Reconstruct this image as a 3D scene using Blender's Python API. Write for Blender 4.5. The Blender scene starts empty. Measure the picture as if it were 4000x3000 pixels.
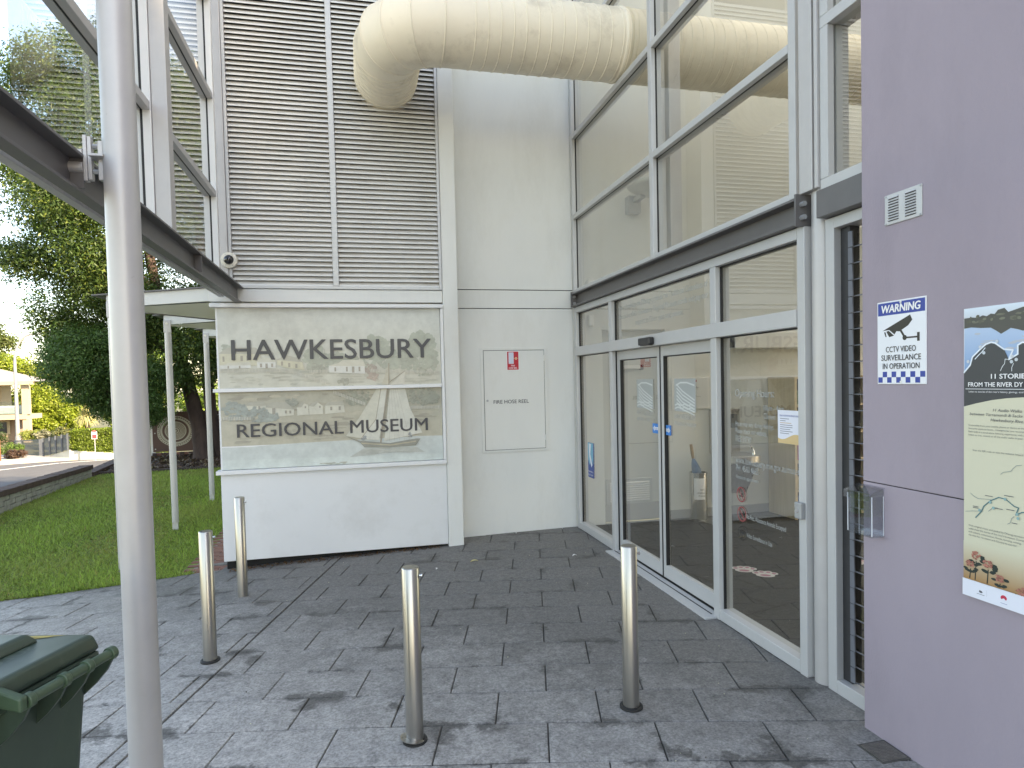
import bpy, math, random
import numpy as np
from mathutils import Matrix, Vector
rnd = random.Random(7)
nrs = np.random.RandomState(11)
scene = bpy.context.scene
COL = scene.collection

# ------------------------------------------------------------------ camera, sky, sun, exposure
cam_d = bpy.data.cameras.new('camera')
cam_d.sensor_width = 36.0
cam_d.lens = 36.0 * 2511.4 / 4000.0
cam_d.shift_y = 0.01722
cam_d.clip_start = 0.05
cam_d.clip_end = 900.0
cam = bpy.data.objects.new('camera', cam_d)
COL.objects.link(cam)
yaw, pitch, roll = 0.2315, -0.0326, 0.0232
F = Vector((math.sin(yaw) * math.cos(pitch), math.cos(yaw) * math.cos(pitch), math.sin(pitch)))
R0 = Vector((math.cos(yaw), -math.sin(yaw), 0))
D0 = F.cross(R0)
R1 = R0 * math.cos(roll) + D0 * math.sin(roll)
D1 = R0 * -math.sin(roll) + D0 * math.cos(roll)
m = Matrix((R1, -D1, -F)).transposed().to_4x4()
m.translation = Vector((0, 0, 1.65))
cam.matrix_world = m
scene.camera = cam

SUN_AZ, SUN_EL = math.radians(131), math.radians(27)
world = bpy.data.worlds.new('World')
scene.world = world
world.use_nodes = True
wn, wl = world.node_tree.nodes, world.node_tree.links
wn.clear()
sky = wn.new('ShaderNodeTexSky')
sky.sky_type = 'NISHITA'
sky.sun_disc = False
sky.sun_elevation = SUN_EL
sky.sun_rotation = SUN_AZ
sky.air_density = 1.0
sky.dust_density = 0.8
sky.ozone_density = 1.0
tcw = wn.new('ShaderNodeTexCoord')
mpw = wn.new('ShaderNodeMapping')
mpw.inputs['Scale'].default_value = (1.2, 1.2, 5.0)
mpw.inputs['Rotation'].default_value = (0.15, 0.1, 0.5)
cln = wn.new('ShaderNodeTexNoise')
cln.inputs['Scale'].default_value = 2.2
cln.inputs['Detail'].default_value = 7
cln.inputs['Roughness'].default_value = 0.6
crw = wn.new('ShaderNodeValToRGB')
crw.color_ramp.elements[0].position = 0.50
crw.color_ramp.elements[0].color = (0, 0, 0, 1)
crw.color_ramp.elements[1].position = 0.72
crw.color_ramp.elements[1].color = (0.55, 0.55, 0.55, 1)
mxw = wn.new('ShaderNodeMixRGB')
mxw.inputs[2].default_value = (5.2, 5.4, 5.7, 1)
bgw = wn.new('ShaderNodeBackground')
bgw.inputs['Strength'].default_value = 0.13
ow = wn.new('ShaderNodeOutputWorld')
wl.new(tcw.outputs['Generated'], mpw.inputs['Vector'])
wl.new(mpw.outputs[0], cln.inputs['Vector'])
wl.new(cln.outputs['Fac'], crw.inputs[0])
wl.new(crw.outputs[0], mxw.inputs[0])
wl.new(sky.outputs[0], mxw.inputs[1])
wl.new(mxw.outputs[0], bgw.inputs['Color'])
wl.new(bgw.outputs[0], ow.inputs[0])

sun_d = bpy.data.lights.new('sun', 'SUN')
sun_d.energy = 4.0
sun_d.angle = math.radians(0.53)
sun_d.color = (1.0, 0.87, 0.68)
sun = bpy.data.objects.new('sun', sun_d)
COL.objects.link(sun)
sdir = Vector((math.sin(SUN_AZ) * math.cos(SUN_EL), math.cos(SUN_AZ) * math.cos(SUN_EL), math.sin(SUN_EL)))
sun.rotation_euler = (-sdir).to_track_quat('-Z', 'Y').to_euler()
sun.location = (20, -20, 30)

vs = scene.view_settings
scene.display_settings.display_device = 'sRGB'
vs.view_transform = 'Standard'
vs.look = 'None'
vs.gamma = 1.0
vs.exposure = 2.3
vs.use_white_balance = True
vs.white_balance_temperature = 7800
vs.white_balance_tint = 12
scene.render.engine = 'CYCLES'
scene.cycles.max_bounces = 10
scene.cycles.transparent_max_bounces = 16
scene.cycles.diffuse_bounces = 5
scene.cycles.use_denoising = True
scene.cycles.sample_clamp_indirect = 6.0

# ------------------------------------------------------------------ materials
MATS = {}

def srgb(h):
    h = h.lstrip('#')
    c = [int(h[i:i + 2], 16) / 255 for i in (0, 2, 4)]
    return tuple(x / 12.92 if x <= 0.04045 else ((x + 0.055) / 1.055) ** 2.4 for x in c)

def mat(name, col, rough=0.5, metal=0.0, var=0.10, vscale=2.0, bump=0.0, bscale=80.0, spec=0.5, stretch=(1, 1, 1),
        rvar=0.0, coat=0.0, dirt=None, dscale=1.3, dthr=(0.55, 0.8)):
    if name in MATS:
        return MATS[name]
    M = bpy.data.materials.new(name)
    M.use_nodes = True
    n, l = M.node_tree.nodes, M.node_tree.links
    b = n['Principled BSDF']
    b.inputs['Roughness'].default_value = rough
    b.inputs['Metallic'].default_value = metal
    b.inputs['Specular IOR Level'].default_value = spec
    b.inputs['Coat Weight'].default_value = coat
    g = n.new('ShaderNodeNewGeometry')
    mp = n.new('ShaderNodeMapping')
    mp.inputs['Scale'].default_value = stretch
    l.new(g.outputs['Position'], mp.inputs['Vector'])
    nz = n.new('ShaderNodeTexNoise')
    nz.inputs['Scale'].default_value = vscale
    nz.inputs['Detail'].default_value = 6
    nz.inputs['Roughness'].default_value = 0.62
    l.new(mp.outputs[0], nz.inputs['Vector'])
    mr = n.new('ShaderNodeMapRange')
    mr.inputs['From Min'].default_value = 0.25
    mr.inputs['From Max'].default_value = 0.75
    mr.inputs['To Min'].default_value = 1 - var
    mr.inputs['To Max'].default_value = 1 + var
    l.new(nz.outputs['Fac'], mr.inputs['Value'])
    mul = n.new('ShaderNodeMixRGB')
    mul.blend_type = 'MULTIPLY'
    mul.inputs[0].default_value = 1.0
    mul.inputs[1].default_value = (*col, 1)
    l.new(mr.outputs[0], mul.inputs[2])
    out = mul.outputs[0]
    if dirt:
        dn = n.new('ShaderNodeTexNoise')
        dn.inputs['Scale'].default_value = dscale
        dn.inputs['Detail'].default_value = 8
        dn.inputs['Roughness'].default_value = 0.7
        l.new(mp.outputs[0], dn.inputs['Vector'])
        dr = n.new('ShaderNodeMapRange')
        dr.inputs['From Min'].default_value = dthr[0]
        dr.inputs['From Max'].default_value = dthr[1]
        l.new(dn.outputs['Fac'], dr.inputs['Value'])
        dm = n.new('ShaderNodeMixRGB')
        dm.inputs[2].default_value = (*dirt, 1)
        l.new(dr.outputs[0], dm.inputs[0])
        l.new(out, dm.inputs[1])
        out = dm.outputs[0]
    l.new(out, b.inputs['Base Color'])
    if rvar:
        rr = n.new('ShaderNodeMapRange')
        rr.inputs['To Min'].default_value = max(0.02, rough - rvar)
        rr.inputs['To Max'].default_value = rough + rvar
        l.new(nz.outputs['Fac'], rr.inputs['Value'])
        l.new(rr.outputs[0], b.inputs['Roughness'])
    if bump:
        bn = n.new('ShaderNodeTexNoise')
        bn.inputs['Scale'].default_value = bscale
        bn.inputs['Detail'].default_value = 4
        l.new(mp.outputs[0], bn.inputs['Vector'])
        bp = n.new('ShaderNodeBump')
        bp.inputs['Strength'].default_value = bump
        bp.inputs['Distance'].default_value = 0.01
        l.new(bn.outputs['Fac'], bp.inputs['Height'])
        l.new(bp.outputs[0], b.inputs['Normal'])
    MATS[name] = M
    return M

def glass_mat(name, tint, ior=1.52, boost=1.0, rough=0.0):
    M = bpy.data.materials.new(name)
    M.use_nodes = True
    n, l = M.node_tree.nodes, M.node_tree.links
    n.clear()
    o = n.new('ShaderNodeOutputMaterial')
    t = n.new('ShaderNodeBsdfTransparent')
    t.inputs[0].default_value = (*tint, 1)
    g = n.new('ShaderNodeBsdfGlossy')
    g.inputs['Roughness'].default_value = rough
    f = n.new('ShaderNodeFresnel')
    gm = n.new('ShaderNodeNewGeometry')
    mi = n.new('ShaderNodeMapRange')
    mi.inputs['To Min'].default_value = ior
    mi.inputs['To Max'].default_value = 1.0 / ior
    l.new(gm.outputs['Backfacing'], mi.inputs['Value'])
    l.new(mi.outputs[0], f.inputs['IOR'])
    mu = n.new('ShaderNodeMath')
    mu.operation = 'MULTIPLY'
    mu.use_clamp = True
    mu.inputs[1].default_value = boost
    mx = n.new('ShaderNodeMixShader')
    l.new(f.outputs[0], mu.inputs[0])
    l.new(mu.outputs[0], mx.inputs[0])
    l.new(t.outputs[0], mx.inputs[1])
    l.new(g.outputs[0], mx.inputs[2])
    l.new(mx.outputs[0], o.inputs[0])
    MATS[name] = M
    return M

def print_mat(name, rough=0.35, coat=0.0, grain=0.0):
    M = bpy.data.materials.new(name)
    M.use_nodes = True
    n, l = M.node_tree.nodes, M.node_tree.links
    b = n['Principled BSDF']
    b.inputs['Roughness'].default_value = rough
    b.inputs['Coat Weight'].default_value = coat
    b.inputs['Coat Roughness'].default_value = 0.06
    a = n.new('ShaderNodeAttribute')
    a.attribute_name = 'Col'
    out = a.outputs['Color']
    if grain:
        g = n.new('ShaderNodeNewGeometry')
        nz = n.new('ShaderNodeTexNoise')
        nz.inputs['Scale'].default_value = 9
        nz.inputs['Detail'].default_value = 9
        nz.inputs['Roughness'].default_value = 0.75
        l.new(g.outputs['Position'], nz.inputs['Vector'])
        mr = n.new('ShaderNodeMapRange')
        mr.inputs['From Min'].default_value = 0.3
        mr.inputs['From Max'].default_value = 0.7
        mr.inputs['To Min'].default_value = 1 - grain
        mr.inputs['To Max'].default_value = 1 + grain
        l.new(nz.outputs['Fac'], mr.inputs['Value'])
        mm = n.new('ShaderNodeMixRGB')
        mm.blend_type = 'MULTIPLY'
        mm.inputs[0].default_value = 1
        l.new(out, mm.inputs[1])
        l.new(mr.outputs[0], mm.inputs[2])
        out = mm.outputs[0]
    l.new(out, b.inputs['Base Color'])
    MATS[name] = M
    return M

def leaf_mat(name, trans=0.35, rough=0.45, up=0.0):
    M = bpy.data.materials.new(name)
    M.use_nodes = True
    n, l = M.node_tree.nodes, M.node_tree.links
    n.clear()
    o = n.new('ShaderNodeOutputMaterial')
    a = n.new('ShaderNodeAttribute')
    a.attribute_name = 'Col'
    p = n.new('ShaderNodeBsdfPrincipled')
    p.inputs['Roughness'].default_value = rough
    p.inputs['Specular IOR Level'].default_value = 0.3
    t = n.new('ShaderNodeBsdfTranslucent')
    br = n.new('ShaderNodeMixRGB')
    br.blend_type = 'MULTIPLY'
    br.inputs[0].default_value = 1
    br.inputs[2].default_value = (1.5, 1.6, 0.7, 1)
    mx = n.new('ShaderNodeMixShader')
    mx.inputs[0].default_value = trans
    if up:                             # blades stand in a sward: shade them with a normal bent upwards
        ge = n.new('ShaderNodeNewGeometry')
        va = n.new('ShaderNodeVectorMath')
        va.inputs[1].default_value = (0, 0, up)
        vn = n.new('ShaderNodeVectorMath')
        vn.operation = 'NORMALIZE'
        l.new(ge.outputs['Normal'], va.inputs[0])
        l.new(va.outputs[0], vn.inputs[0])
        l.new(vn.outputs[0], p.inputs['Normal'])
    l.new(a.outputs['Color'], p.inputs['Base Color'])
    l.new(a.outputs['Color'], br.inputs[1])
    l.new(br.outputs[0], t.inputs[0])
    l.new(p.outputs[0], mx.inputs[1])
    l.new(t.outputs[0], mx.inputs[2])
    l.new(mx.outputs[0], o.inputs[0])
    MATS[name] = M
    return M

W_WALL = mat('white_render', (0.70, 0.70, 0.665), 0.8, var=0.05, vscale=1.6, bump=0.08, bscale=140, dirt=(0.56, 0.55, 0.505), dscale=1.6, dthr=(0.48, 0.85), stretch=(1, 1, 0.35))
W_PANEL = mat('white_panel', (0.70, 0.70, 0.69), 0.55, var=0.03, vscale=1.2, dirt=(0.57, 0.56, 0.535), dscale=1.8, dthr=(0.50, 0.90))
W_TRIM = mat('silver_white_trim', (0.70, 0.70, 0.695), 0.38, var=0.03, vscale=6, spec=0.6, dirt=(0.42, 0.41, 0.38), dscale=14, dthr=(0.66, 0.9))
ALU = mat('powder_coated_aluminium', (0.51, 0.51, 0.505), 0.38, metal=0.1, var=0.04, vscale=5, dirt=(0.33, 0.32, 0.30), dscale=16, dthr=(0.66, 0.9))
STEEL = mat('grey_steel_paint', (0.50, 0.485, 0.475), 0.42, metal=0.25, var=0.05, vscale=7, rvar=0.08, dirt=(0.2, 0.19, 0.18), dscale=18, dthr=(0.68, 0.9))
BEAM = mat('dark_steel_paint', (0.135, 0.128, 0.127), 0.42, metal=0.1, var=0.10, vscale=6, rvar=0.1)
GASKET = mat('black_gasket', (0.012, 0.012, 0.013), 0.5, var=0.1)
PURPLE = mat('mauve_render', (0.332, 0.284, 0.328), 0.75, var=0.07, vscale=1.4, bump=0.16, bscale=160, dirt=(0.275, 0.238, 0.275), dscale=2.2, dthr=(0.5, 0.9), stretch=(1, 1, 0.4))
SLAT = mat('louvre_slat_paint', (0.60, 0.58, 0.545), 0.5, var=0.13, vscale=5, dirt=(0.38, 0.34, 0.28), dscale=4, dthr=(0.5, 0.85), stretch=(0.5, 1, 1))
SLATLIP = mat('louvre_lip_paint', (0.66, 0.67, 0.66), 0.4, var=0.06, vscale=6)
DARK = mat('dark_void', (0.02, 0.019, 0.018), 0.9, var=0.2)
DUCT = mat('cream_duct', (0.84, 0.755, 0.60), 0.5, var=0.05, vscale=2.5, dirt=(0.50, 0.42, 0.31), dscale=3.0, dthr=(0.52, 0.85), bump=0.05, bscale=30)
STAINLESS = mat('brushed_stainless', (0.44, 0.42, 0.385), 0.30, metal=1.0, var=0.16, vscale=30, stretch=(1, 1, 0.04), rvar=0.08)
CHROME = mat('polished_steel', (0.72, 0.71, 0.68), 0.10, metal=1.0, var=0.05, vscale=10)
RUBBER = mat('black_rubber', (0.015, 0.015, 0.015), 0.55, var=0.2)
BLACKP = mat('black_plastic', (0.018, 0.018, 0.02), 0.35, var=0.1)
WHITEP = mat('white_plastic', (0.72, 0.71, 0.68), 0.35, var=0.03)
CREAMP = mat('cream_plastic', (0.70, 0.66, 0.56), 0.35, var=0.03)
GREENBIN = mat('green_bin_plastic', (0.042, 0.066, 0.046), 0.42, var=0.18, vscale=9, rvar=0.15, dirt=(0.12, 0.12, 0.10), dscale=7, dthr=(0.58, 0.85), stretch=(1, 1, 0.4))
GREENBAR = mat('green_bin_handle', (0.055, 0.092, 0.052), 0.38, var=0.15, vscale=20)
BRICK = mat('red_brick', (0.22, 0.105, 0.075), 0.85, var=0.25, vscale=8, bump=0.2, bscale=120)
BRICKD = mat('dark_brick', (0.085, 0.055, 0.048), 0.85, var=0.3, vscale=9, bump=0.2, bscale=120)
BLOCK = mat('grey_concrete_block', (0.36, 0.345, 0.31), 0.9, var=0.18, vscale=6, bump=0.2, bscale=90, dirt=(0.17, 0.16, 0.135), dscale=5, dthr=(0.5, 0.8))
MORTAR = mat('mortar', (0.30, 0.27, 0.24), 0.9, var=0.15, vscale=20)
GROUT = mat('dark_grout', (0.085, 0.08, 0.07), 0.95, var=0.4, vscale=25)
SOIL = mat('soil', (0.06, 0.045, 0.034), 0.95, var=0.4, vscale=12, bump=0.5, bscale=40)
MULCH = mat('mulch', (0.075, 0.048, 0.038), 0.95, var=0.5, vscale=14, bump=0.6, bscale=60)
LAWNSOIL = mat('lawn_soil', (0.17, 0.245, 0.05), 0.95, var=0.35, vscale=3)
ASPHALT = mat('asphalt', (0.085, 0.085, 0.088), 0.9, var=0.15, vscale=1.2, bump=0.15, bscale=120)
CONCRETE = mat('concrete', (0.36, 0.34, 0.31), 0.9, var=0.12, vscale=2)
LINEPAINT = mat('road_paint', (0.72, 0.72, 0.70), 0.7, var=0.08, vscale=8)
RUST = mat('brown_panel', (0.085, 0.038, 0.028), 0.5, var=0.12, vscale=3)
RUSTPRINT = mat('pale_panel_artwork', (0.48, 0.46, 0.38), 0.5, var=0.05)
BARK = mat('bark', (0.055, 0.036, 0.030), 0.9, var=0.5, vscale=7, bump=0.9, bscale=22, stretch=(1, 1, 0.35))
GALV = mat('galvanised_steel', (0.42, 0.43, 0.44), 0.45, metal=0.6, var=0.08, vscale=8)
FENCEG = mat('charcoal_fence', (0.075, 0.085, 0.10), 0.5, var=0.06)
RENDERW = mat('pale_render_wall', (0.50, 0.49, 0.42), 0.85, var=0.08)
ROOFW = mat('pale_roof', (0.24, 0.22, 0.205), 0.7, var=0.06)
HOUSEP = mat('cream_house_paint', (0.36, 0.29, 0.20), 0.75, var=0.05)
HOUSEB = mat('house_brickwork', (0.24, 0.165, 0.12), 0.9, var=0.2, vscale=10)
WOODP = mat('pale_oak_laminate', (0.52, 0.42, 0.28), 0.5, var=0.14, vscale=5, stretch=(6, 6, 0.3))
WOODD = mat('dark_shelf_back', (0.03, 0.03, 0.032), 0.6, var=0.1)
INTW = mat('interior_white_wall', (0.66, 0.66, 0.62), 0.8, var=0.03, vscale=1)
INTG = mat('interior_grey_skirting', (0.30, 0.30, 0.30), 0.6, var=0.05)
CEIL = mat('ceiling_white', (0.70, 0.70, 0.67), 0.85, var=0.02)
YELLOWP = mat('yellow_paint_mark', (0.45, 0.33, 0.04), 0.5, var=0.2, vscale=20)
LETTER = mat('charcoal_lettering', (0.045, 0.047, 0.055), 0.35, var=0.03)
BLACKT = mat('black_print', (0.012, 0.012, 0.014), 0.4, var=0.02)
WHITET = mat('white_print', (0.80, 0.80, 0.82), 0.4, var=0.02)
GREYT = mat('grey_print', (0.17, 0.17, 0.16), 0.5, var=0.02)
BLUET = mat('blue_print', (0.02, 0.055, 0.30), 0.4, var=0.02)
REDT = mat('red_print', (0.55, 0.02, 0.03), 0.4, var=0.02)
ETCH = mat('etched_vinyl', (0.36, 0.375, 0.37), 0.7, var=0.02)
ETCHG = mat('frosted_vinyl_grey', (0.36, 0.38, 0.37), 0.7, var=0.02)
PALEY = mat('dry_yellow_leaf', (0.55, 0.47, 0.20), 0.6, var=0.15, vscale=60)
PETAL = mat('white_petal', (0.78, 0.76, 0.74), 0.6, var=0.08)
GRATEM = mat('checker_plate', (0.19, 0.175, 0.155), 0.5, metal=0.5, var=0.3, vscale=25)
JAL = mat('grey_clip_plastic', (0.15, 0.16, 0.185), 0.5, var=0.1, vscale=12)
GLASS = glass_mat('facade_glass', (0.84, 0.87, 0.85), 1.52, 3.0)
GLASSL = glass_mat('side_screen_glass', (0.90, 0.94, 0.94), 1.5, 2.2)
GLASSD = glass_mat('dusty_louvre_glass', (0.72, 0.72, 0.68), 1.5, 1.3, 0.05)
ACRYL = glass_mat('clear_acrylic', (0.93, 0.94, 0.95), 1.5, 1.6, 0.02)
FROST = glass_mat('frosted_strip', (0.60, 0.62, 0.60), 1.5, 1.0, 0.3)
LENS = mat('smoked_dome', (0.008, 0.008, 0.01), 0.06, var=0.05, spec=0.8)
PRINT = print_mat('flat_print', 0.4)
MURAL = print_mat('mural_print', 0.4, coat=0.22, grain=0.14)
LEAF = leaf_mat('leaf')
GRASS = leaf_mat('grass_blade', 0.35, 0.6, 2.0)

# paving stone: grey flame-finished stone with stains that creep in from the joints
def paving_mat(name, base, dark, pale_amt, stain_amt):
    M = bpy.data.materials.new(name)
    M.use_nodes = True
    n, l = M.node_tree.nodes, M.node_tree.links
    b = n['Principled BSDF']
    g = n.new('ShaderNodeNewGeometry')
    uv = n.new('ShaderNodeUVMap')
    uv.uv_map = 'UVMap'
    sp = n.new('ShaderNodeSeparateXYZ')
    l.new(uv.outputs[0], sp.inputs[0])
    def math_(op, a, bb=None, c=None, clamp=False):
        q = n.new('ShaderNodeMath')
        q.operation = op
        q.use_clamp = clamp
        for i, v in enumerate((a, bb, c)):
            if v is None:
                continue
            if isinstance(v, (int, float)):
                q.inputs[i].default_value = v
            else:
                l.new(v, q.inputs[i])
        return q.outputs[0]
    ex = math_('SUBTRACT', 0.2555, math_('ABSOLUTE', sp.outputs[0]))
    ey = math_('SUBTRACT', 0.16, math_('ABSOLUTE', sp.outputs[1]))
    edge = math_('MINIMUM', ex, ey)
    def noise(scale, detail, rough=0.6):
        z = n.new('ShaderNodeTexNoise')
        z.inputs['Scale'].default_value = scale
        z.inputs['Detail'].default_value = detail
        z.inputs['Roughness'].default_value = rough
        l.new(g.outputs['Position'], z.inputs['Vector'])
        return z.outputs['Fac']
    oi = n.new('ShaderNodeObjectInfo')
    big = noise(0.9, 3)
    mid = noise(5.0, 8, 0.72)
    fine = noise(75, 4, 0.7)
    # damp or dirty margin along the joints
    wet = math_('MULTIPLY', math_('SUBTRACT', noise(1.9, 6, 0.7), 0.505), 8.0, clamp=True)
    reach = math_('MULTIPLY', math_('MULTIPLY', wet, math_('ADD', 0.15, mid)), stain_amt)
    st = math_('MULTIPLY', math_('SUBTRACT', reach, edge), 20.0, clamp=True)
    # weathering, plus brightness painted in for weak daylight: paler front and left, darker inwards
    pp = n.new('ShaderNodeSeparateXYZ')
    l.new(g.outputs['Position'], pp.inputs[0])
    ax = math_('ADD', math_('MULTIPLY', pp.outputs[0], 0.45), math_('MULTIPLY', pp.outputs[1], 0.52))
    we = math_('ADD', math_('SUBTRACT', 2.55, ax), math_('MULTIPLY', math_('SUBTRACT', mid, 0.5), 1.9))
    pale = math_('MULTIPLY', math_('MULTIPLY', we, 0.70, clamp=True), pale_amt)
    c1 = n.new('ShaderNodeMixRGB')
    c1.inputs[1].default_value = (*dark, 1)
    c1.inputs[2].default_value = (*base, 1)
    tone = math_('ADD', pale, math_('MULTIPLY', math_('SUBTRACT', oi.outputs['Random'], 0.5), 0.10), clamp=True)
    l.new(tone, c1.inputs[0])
    c2 = n.new('ShaderNodeMixRGB')
    c2.inputs[2].default_value = (dark[0] * 0.55, dark[1] * 0.54, dark[2] * 0.52, 1)
    l.new(math_('MULTIPLY', st, 0.85), c2.inputs[0])
    l.new(c1.outputs[0], c2.inputs[1])
    sp2 = n.new('ShaderNodeMapRange')
    sp2.inputs['From Min'].default_value = 0.36
    sp2.inputs['From Max'].default_value = 0.64
    sp2.inputs['To Min'].default_value = 0.50
    sp2.inputs['To Max'].default_value = 1.42
    l.new(math_('ADD', math_('MULTIPLY', fine, 0.6), math_('MULTIPLY', noise(24, 6, 0.7), 0.4)), sp2.inputs['Value'])
    c3 = n.new('ShaderNodeMixRGB')
    c3.blend_type = 'MULTIPLY'
    c3.inputs[0].default_value = 1
    l.new(c2.outputs[0], c3.inputs[1])
    l.new(sp2.outputs[0], c3.inputs[2])
    l.new(c3.outputs[0], b.inputs['Base Color'])
    b.inputs['Roughness'].default_value = 0.62
    b.inputs['Specular IOR Level'].default_value = 0.45
    bp = n.new('ShaderNodeBump')
    bp.inputs['Strength'].default_value = 0.55
    bp.inputs['Distance'].default_value = 0.006
    l.new(math_('ADD', noise(40, 5, 0.7), math_('MULTIPLY', noise(9, 3), 0.8)), bp.inputs['Height'])
    l.new(bp.outputs[0], b.inputs['Normal'])
    MATS[name] = M
    return M
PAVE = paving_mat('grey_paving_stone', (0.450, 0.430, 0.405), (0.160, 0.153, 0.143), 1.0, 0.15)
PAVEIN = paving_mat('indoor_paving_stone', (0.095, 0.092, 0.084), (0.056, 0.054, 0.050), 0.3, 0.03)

# ------------------------------------------------------------------ mesh helpers
class MB:
    def __init__(self):
        self.v, self.f = [], []
        self.smooth = False
    def quad(self, a, b, c, d):
        i = len(self.v)
        self.v += [a, b, c, d]
        self.f.append((i, i + 1, i + 2, i + 3))
        return self
    def box(self, x0, x1, y0, y1, z0, z1):
        x0, x1 = min(x0, x1), max(x0, x1)
        y0, y1 = min(y0, y1), max(y0, y1)
        z0, z1 = min(z0, z1), max(z0, z1)
        i = len(self.v)
        self.v += [(x0, y0, z0), (x1, y0, z0), (x1, y1, z0), (x0, y1, z0), (x0, y0, z1), (x1, y0, z1), (x1, y1, z1), (x0, y1, z1)]
        self.f += [tuple(i + k for k in q) for q in ((0, 3, 2, 1), (4, 5, 6, 7), (0, 1, 5, 4), (1, 2, 6, 5), (2, 3, 7, 6), (3, 0, 4, 7))]
        return self
    def hexa(self, p):           # eight corners: bottom 0-3 counter-clockwise, top 4-7
        i = len(self.v)
        self.v += [tuple(q) for q in p]
        self.f += [tuple(i + k for k in q) for q in ((0, 3, 2, 1), (4, 5, 6, 7), (0, 1, 5, 4), (1, 2, 6, 5), (2, 3, 7, 6), (3, 0, 4, 7))]
        return self
    def prism(self, poly, ext):  # polygon of 3-D points pushed along the vector ext
        e = Vector(ext)
        i = len(self.v)
        k = len(poly)
        self.v += [tuple(p) for p in poly] + [tuple(Vector(p) + e) for p in poly]
        self.f.append(tuple(i + j for j in range(k))[::-1])
        self.f.append(tuple(i + k + j for j in range(k)))
        for j in range(k):
            q = (j + 1) % k
            self.f.append((i + j, i + q, i + k + q, i + k + j))
        return self
    def ring(self, c, ax, r, n, ref=None):
        ax = Vector(ax).normalized()
        ref = Vector(ref) if ref else (Vector((0, 0, 1)) if abs(ax.z) < 0.9 else Vector((1, 0, 0)))
        a = ax.cross(ref).normalized()
        b = ax.cross(a)
        return [tuple(Vector(c) + a * (r * math.cos(2 * math.pi * k / n)) + b * (r * math.sin(2 * math.pi * k / n))) for k in range(n)]
    def sweep(self, pts, rad, n=16, cap=True, axes=None):
        i0 = len(self.v)
        P = [Vector(p) for p in pts]
        m_ = len(P)
        rad = rad if isinstance(rad, (list, tuple)) else [rad] * m_
        ref = None
        for k, p in enumerate(P):
            if axes:
                ax = Vector(axes[k])
            else:
                ax = (P[min(k + 1, m_ - 1)] - P[max(k - 1, 0)]).normalized()
            if ref is None:
                ref = Vector((0, 0, 1)) if abs(ax.z) < 0.9 else Vector((1, 0, 0))
            a = ax.cross(ref)
            if a.length < 1e-4:
                ref = Vector((0, 1, 0))
                a = ax.cross(ref)
            a.normalize()
            b = ax.cross(a)
            for j in range(n):
                t = 2 * math.pi * j / n
                self.v.append(tuple(p + a * (rad[k] * math.cos(t)) + b * (rad[k] * math.sin(t))))
        for k in range(m_ - 1):
            for j in range(n):
                q = (j + 1) % n
                self.f.append((i0 + k * n + j, i0 + k * n + q, i0 + (k + 1) * n + q, i0 + (k + 1) * n + j))
        if cap:
            self.f.append(tuple(i0 + j for j in range(n))[::-1])
            self.f.append(tuple(i0 + (m_ - 1) * n + j for j in range(n)))
        self.smooth = True
        return self
    def cyl(self, p0, p1, r, n=20, cap=True):
        return self.sweep([p0, p1], r, n, cap)
    def lathe(self, c, prof, n=24, ax=(0, 0, 1)):
        ax = Vector(ax).normalized()
        pts = [Vector(c) + ax * h for r, h in prof]
        return self.sweep(pts, [max(r, 1e-4) for r, h in prof], n, True, [ax] * len(prof))
    def mesh(self, name):
        me = bpy.data.meshes.new(name)
        me.from_pydata(self.v, [], self.f)
        if self.smooth:
            me.polygons.foreach_set('use_smooth', [True] * len(me.polygons))
            me.set_sharp_from_angle(angle=math.radians(38))
        me.update()
        return me

def put(name, data, material, parent=None, bevel=0.0, seg=2):
    me = data.mesh(name) if isinstance(data, MB) else data
    if material is not None and not len(me.materials):
        me.materials.append(material)
    o = bpy.data.objects.new(name, me)
    COL.objects.link(o)
    if parent is not None:
        o.parent = parent
        if parent.parent is None:
            o.location = -parent.location if not parent.get('local_origin') else (0, 0, 0)
    if bevel:
        bv = o.modifiers.new('bevel', 'BEVEL')
        bv.width = bevel
        bv.segments = seg
        bv.limit_method = 'ANGLE'
        bv.angle_limit = math.radians(50)
    return o

def thing(name, label, cat, loc=(0, 0, 0), group=None, local=False):
    o = bpy.data.objects.new(name, None)
    o.empty_display_size = 0.1
    COL.objects.link(o)
    o.location = loc
    o['label'] = label
    o['category'] = cat
    if group:
        o['group'] = group
    if local:
        o['local_origin'] = 1
    return o

def tag(o, label, cat, group=None):
    o['label'] = label
    o['category'] = cat
    if group:
        o['group'] = group
    return o

def struct(o):
    o['kind'] = 'structure'
    return o

def stuff(o, label=None):
    o['kind'] = 'stuff'
    if label:
        o['label'] = label
    return o

def copy_tree(o, parent=None):
    c = o.copy()
    COL.objects.link(c)
    if parent is not None:
        c.parent = parent
    for ch in list(o.children):
        copy_tree(ch, c)
    return c

def FR(o, x, y):                       # flat frame: origin, x direction, y direction -> matrix
    x, y = Vector(x), Vector(y)
    z = x.cross(y)
    q = Matrix((x, y, z)).transposed().to_4x4()
    q.translation = Vector(o)
    return q

def front(x, y, z):                    # a face that looks towards -Y
    return FR((x, y, z), (1, 0, 0), (0, 0, 1))

def left(x, y, z):                     # a face that looks towards -X
    return FR((x, y, z), (0, -1, 0), (0, 0, 1))

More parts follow.
